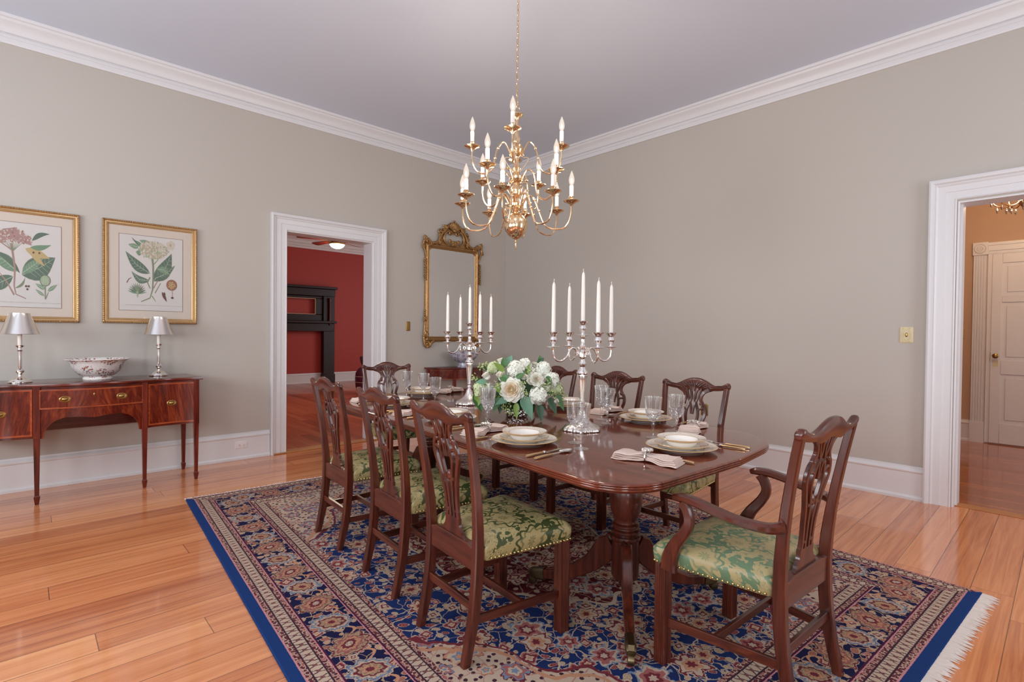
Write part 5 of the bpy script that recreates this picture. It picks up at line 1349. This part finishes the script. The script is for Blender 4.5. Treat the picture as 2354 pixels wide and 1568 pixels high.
def leafm(p, d, up, L, w_, mat, droop=.3):
    d = Vector(d).normalized(); up = Vector(up); sd = d.cross(up).normalized(); nn = sd.cross(d).normalized(); rings = []; n = 9
    b = MB()
    for i in range(n+1):
        u = i/n; hw_ = w_*math.sin(PI*min(1, .06 + u*.94)**.75)*(1 - .2*u) + .0006; c = Vector(p) + d*(L*u) - Vector((0, 0, 1))*(droop*L*u*u) 
        rings.append([(lambda q_: Vector((q_.x, q_.y, max(q_.z, .004 + .0006*(1-k)))))(c + sd*(hw_*v) + nn*(abs(v)*hw_*.30 - .0006*k)) for v, k in ((-1, 0), (-.55, 0), (0, 0), (.55, 0), (1, 0), (.55, 1), (0, 1), (-.55, 1))])
    b.loft(rings); return b.build('leaf', mat, fa, angle=60)
def sprig(p, d, n, spread, seed):
    q = random.Random(seed); b = MB()
    for i in range(n):
        e = Vector(p) + Vector((q.uniform(-1, 1), q.uniform(-1, 1), q.uniform(-1, 1)))*spread
        b.ball(tuple(e), q.uniform(.003, .0065), 7, 5, 0); b.tube([tuple(Vector(p) - Vector(d)*.04), tuple(e)], .0010, 4, 1)
    return b.build('bud_sprig', ['sprig_green', 'leaf_mid'], fa, angle=60)
DEP = Vector((FX, FY, 0)).dot(Vector((ff.x, ff.y, 0)))
def from_view(px, py, bk):
    """dome position whose bloom shows at (px, py) of the photograph when it sits bk in front of the bowl axis"""
    dep = DEP - bk; return (px - 1192)/1202.25*dep + .0, bk, CAMZ + (757 - py)/1202.25*dep - TT
HC = .165
def spot(px, py, bk):
    a, k, z = from_view(px, py, bk); p = at(a, k, z); d = (p - Vector((0, 0, HC))).normalized(); return p, d
for px, py, bk, r, o in ((1177, 886, .235, .078, 1.0), (1240, 860, .225, .048, .75), (1116, 856, .12, .046, .5), (1151, 855, .17, .052, .5), (1225, 868, .22, .034, .7), (1207, 856, .20, .032, .7), (1285, 914, .16, .026, .5), (1152, 818, .05, .046, .5), (1236, 826, .06, .034, .6)):
    p, d = spot(px, py, bk); rose(p - d*r*.55, (d + e2*.7) if o > .7 else (d + Vector((0, 0, .8))), r, o)
for i, (px, py, bk, r, m_) in enumerate(((1188, 836, .14, .062, 'hydrangea_white'), (1210, 826, .10, .045, 'hydrangea_white'), (1243, 900, .235, .058, 'hydrangea_white'), (1256, 836, .10, .052, 'hydrangea_white'), (1276, 862, .12, .052, 'hydrangea_white'), (1286, 884, .08, .050, 'hydrangea_green'),
                                        (1104, 886, .10, .056, 'hydrangea_green'), (1135, 834, .05, .045, 'hydrangea_green'), (1160, 835, -.12, .06, 'hydrangea_white'), (1225, 850, -.16, .06, 'hydrangea_white'), (1262, 890, -.12, .06, 'hydrangea_white'), (1120, 890, -.12, .06, 'hydrangea_white'), (1190, 880, -.20, .06, 'hydrangea_green'))):
    p, d = spot(px, py, bk); hydrangea(p - d*r*.3, d, r, m_, i)
for i, (px, py, bk, n, sp) in enumerate(((1204, 878, .215, 22, .028), (1212, 896, .22, 20, .026), (1112, 834, .03, 26, .030), (1270, 896, .19, 22, .026), (1296, 902, .10, 22, .030), (1178, 934, .17, 26, .030), (1166, 926, .17, 20, .026), (1266, 866, .16, 18, .024), (1097, 858, .02, 16, .026), (1148, 876, .19, 18, .024), (1216, 844, .14, 22, .024), (1258, 880, .20, 18, .024))):
    p, d = spot(px, py, bk); sprig(p, d, n, sp, i)
def lf(px, py, bk, ang, L, w_, m_, out=.3, droop=.2):
    p, d = spot(px, py, bk); v = e1*math.cos(R(ang)) + Vector((0, 0, 1))*math.sin(R(ang)) + e2*out
    leafm(p, v, e2*.9 + Vector((0, 0, .4)), L, w_, m_, droop)
for q in ((1205, 903, .20, -62, .13, .040, 'leaf_sage', .25), (1190, 918, .20, -88, .085, .020, 'leaf_light', .2), (1176, 905, .19, -165, .10, .026, 'leaf_sage', .2), (1152, 905, .17, -118, .09, .024, 'leaf_mid', .2), (1158, 900, .12, -100, .10, .035, 'leaf_dark', .1),
          (1243, 918, .16, -82, .10, .026, 'leaf_dark', .2), (1266, 905, .15, -62, .10, .026, 'leaf_dark', .15), (1283, 898, .12, -60, .095, .022, 'leaf_mid', .1), (1228, 915, .17, -100, .085, .022, 'leaf_dark', .2), (1110, 890, .06, -110, .10, .036, 'leaf_light', 0), (1098, 895, .05, -70, .11, .04, 'leaf_mid', .1),
          (1162, 836, .12, 95, .085, .022, 'leaf_mid', 0), (1168, 832, .06, 70, .095, .026, 'leaf_sage', -.1), (1240, 830, .04, 60, .075, .020, 'leaf_dark', 0), (1246, 826, .03, 95, .07, .018, 'leaf_mid', 0), (1152, 858, .18, -10, .085, .026, 'leaf_mid', .3), (1160, 845, .16, 130, .10, .020, 'leaf_light', .1), (1215, 850, .15, 80, .085, .010, 'leaf_light', 0), (1210, 862, .16, 100, .09, .010, 'leaf_mid', 0),
          (1140, 880, .19, -30, .09, .020, 'leaf_light', .2), (1222, 885, .22, -20, .07, .018, 'leaf_dark', .2), (1120, 870, .14, 170, .07, .02, 'leaf_sage', .1), (1190, 860, .20, 40, .07, .018, 'leaf_mid', .2), (1260, 855, .16, -60, .06, .018, 'leaf_mid', .2)):
    lf(*q)
q = random.Random(9)
for i in range(46):                      # greenery filling the dome all round
    th = q.uniform(0, 2*PI); el = q.uniform(-.25, 1.2); p = Vector((.17*math.cos(th)*math.cos(el), .17*math.sin(th)*math.cos(el), HC - .02 + .13*math.sin(el)))
    d = Vector((math.cos(th), math.sin(th), q.uniform(-.5, .5) + math.sin(el)*.8)); leafm(p*.8, d, Vector((0, 0, 1)), q.uniform(.07, .11), q.uniform(.016, .028), q.choice(['leaf_mid', 'leaf_dark', 'leaf_dark', 'leaf_sage', 'leaf_light']), q.uniform(.2, .6))
b = MB(); 
for i in range(26):
    th = q.uniform(0, 2*PI); b.tube([(.03*math.cos(th), .03*math.sin(th), .02), (.05*math.cos(th + .4), .05*math.sin(th + .4), .10), (.13*math.cos(th + .5), .13*math.sin(th + .5), .15 + q.uniform(0, .12))], .003, 5)
b.build('stems', 'leaf_mid', fa)
b = MB(); b.ball((0, 0, HC - .02), (.15, .15, .11), 20, 12, fn=lambda d: 1 + .08*math.sin(9*d.x)*math.sin(8*d.y)); b.build('moss_core', 'leaf_dark', fa, label='dark green foliage core')

# ---------------------------------------------------------------- red room seen through the left doorway
YR = 13.0
ms = thing('mantelpiece', 'dark wood fireplace surround with framed panel on the red wall, seen through the doorway', 'mantelpiece', (4.5, YR, 0))
xl, xr_ = -1.35, 1.33
for s_, (a0, a1) in (('post', (1.04, 1.33)), ('post', (-1.35, -1.06))):
    b = MB(); b.bb(a0, a1, -.16, 0, .0, 2.30); b.bb(a0 - .015, a1 + .015, -.18, 0, 0, .22); b.build('post', 'dark_wood', ms, bevel=.01)
    b = MB(); b.lathe([(.03, 1.45), (.04, 1.5), (.03, 1.56), (.025, 1.8), (.03, 2.05), (.04, 2.1), (.03, 2.14)], 16, ((a0 + a1)/2, -.20, 0)); b.build('column', 'fan_wood', ms)
b = MB(); b.bb(xl, xr_, -.20, 0, 2.18, 2.36); b.bb(xl - .04, xr_ + .04, -.26, 0, 2.36, 2.42); b.build('cornice', 'dark_wood', ms, bevel=.01)
b = MB(); b.bb(xl, xr_, -.30, 0, 1.50, 1.56); b.bb(xl + .03, xr_ - .03, -.20, 0, 1.30, 1.50); b.build('mantel_shelf', 'dark_wood', ms, bevel=.01)
b = MB(); b.bb(-1.06, 1.04, -.10, -.004, 1.56, 1.72); b.bb(-1.06, 1.04, -.10, -.004, 2.12, 2.18); b.bb(.86, 1.04, -.10, -.004, 1.72, 2.12); b.bb(-1.06, -.88, -.10, -.004, 1.72, 2.12); b.build('overmantel_frame', 'dark_wood', ms, bevel=.01)
b = MB()
for (u0, u1, v0, v1) in ((-.88, .86, 1.72, 1.735), (-.88, .86, 2.105, 2.12), (.845, .86, 1.735, 2.105), (-.88, -.865, 1.735, 2.105)): b.bb(u0, u1, -.108, -.06, v0, v1)
b.build('inner_trim', 'tan_wall', ms)
vz = thing('floor_vase', 'dark purple floor vase with pale bands standing in the red room behind the doorway jamb', 'vase', (5.30, 10.20, 0))
b = MB(); b.lathe([(.001, 0), (.14, 0), (.16, .03), (.19, .16), (.20, .32), (.185, .44), (.13, .52), (.075, .56), (.001, .56)], 28); b.build('body', 'vase_purple', vz)
b = MB(); b.lathe([(.06, .555), (.065, .60), (.09, .66), (.105, .73), (.10, .78), (.085, .78), (.085, .73), (.05, .60)], 24); b.build('neck', 'vase_blue', vz)
b = MB()
for z, r_ in ((.12, .182), (.24, .198), (.36, .199)): b.lathe([(r_ - .004, z - .006), (r_ + .003, z - .004), (r_ + .003, z + .004), (r_ - .004, z + .006)], 28)
b.build('bands', 'vase_band', vz)
fan = thing('ceiling_fan', 'wooden blade ceiling fan with lit bowl light in the red room', 'ceiling fan', (3.965, 8.651, 0))
b = MB(); b.lathe([(.001, 2.72), (.05, 2.73), (.10, 2.755), (.125, 2.79), (.128, 2.80), (.001, 2.80)], 28); b.build('light_bowl', 'fan_light', fan)
b = MB(); b.lathe([(.130, 2.795), (.138, 2.805), (.130, 2.82), (.09, 2.83), (.10, 2.85), (.12, 2.88), (.11, 2.93), (.05, 2.96), (.018, 2.97), (.018, 3.60), (.06, 3.64), (.07, 3.71)], 28); b.build('motor', 'brass_old', fan, angle=35)
for k in range(5):
    a = R(-62 + 72*k + 20); Mx = Matrix.Rotation(a, 4, 'Z') @ Matrix.Translation((0, 0, 2.862)) @ Matrix.Rotation(R(11), 4, 'X')
    b = MB(); b.prism([(.20, -.05), (.62, -.07), (.66, -.05), (.66, .05), (.62, .07), (.20, .05)], -.004, .004, M_=Mx); bl = b.build('blade', 'fan_wood', fan)
    b = MB(); b.prism([(.10, -.015), (.22, -.035), (.26, 0), (.22, .035), (.10, .015)], -.010, -.003, M_=Mx); b.build('blade_bracket', 'brass_old', bl)
fl_ = bpy.data.lights.new('fan_lamp', 'POINT'); fl_.energy = 60; fl_.color = (1, .82, .6); fl_.shadow_soft_size = .13
o = bpy.data.objects.new('fan_lamp', fl_); col.objects.link(o); o.location = (3.965, 8.651, 2.62)

# ---------------------------------------------------------------- hall chandelier seen through the right doorway
HCX, HCY = 7.05, .33
hc = thing('hall_chandelier', 'small brass and crystal chandelier seen at the top of the right doorway', 'chandelier', (HCX, HCY, 0))
b = MB(); b.lathe([(.001, 2.56), (.012, 2.575), (.03, 2.60), (.04, 2.63), (.02, 2.66), (.03, 2.70), (.012, 2.75), (.012, 3.66), (.05, 3.69), (.06, 3.71)], 20); b.build('column', 'brass', hc)
for k in range(7):
    a = 2*PI*k/7 + .5; c_, s_ = math.cos(a), math.sin(a)
    b = MB(); q = spline([(c_*r_, s_*r_, z) for r_, z in ((.02, 2.64), (.06, 2.60), (.12, 2.585), (.19, 2.61), (.23, 2.655), (.235, 2.69))], 4); b.tube(q, .006, 6); b.ball((c_*.235, s_*.235, 2.69), (.028, .028, .010), 8, 5); ar_ = b.build('arm', 'brass', hc)
    b = MB(); b.ball((c_*.235, s_*.235, 2.745), (.016, .016, .038), 8, 6); b.build('bulb', 'hall_bulb', ar_)
    b = MB()
    for r_, z in ((.12, 2.545), (.19, 2.565), (.235, 2.635)): b.ball((c_*r_, s_*r_, z), (.009, .009, .024), 6, 4); b.ball((c_*r_, s_*r_, z + .028), .006, 6, 4)
    b.build('crystal_drops', 'silver', ar_)
hl = bpy.data.lights.new('hall_chandelier_glow', 'POINT'); hl.energy = 62; hl.color = (1, .68, .42); hl.shadow_soft_size = .2
o = bpy.data.objects.new('hall_chandelier_glow', hl); col.objects.link(o); o.location = (HCX, HCY, 2.85)
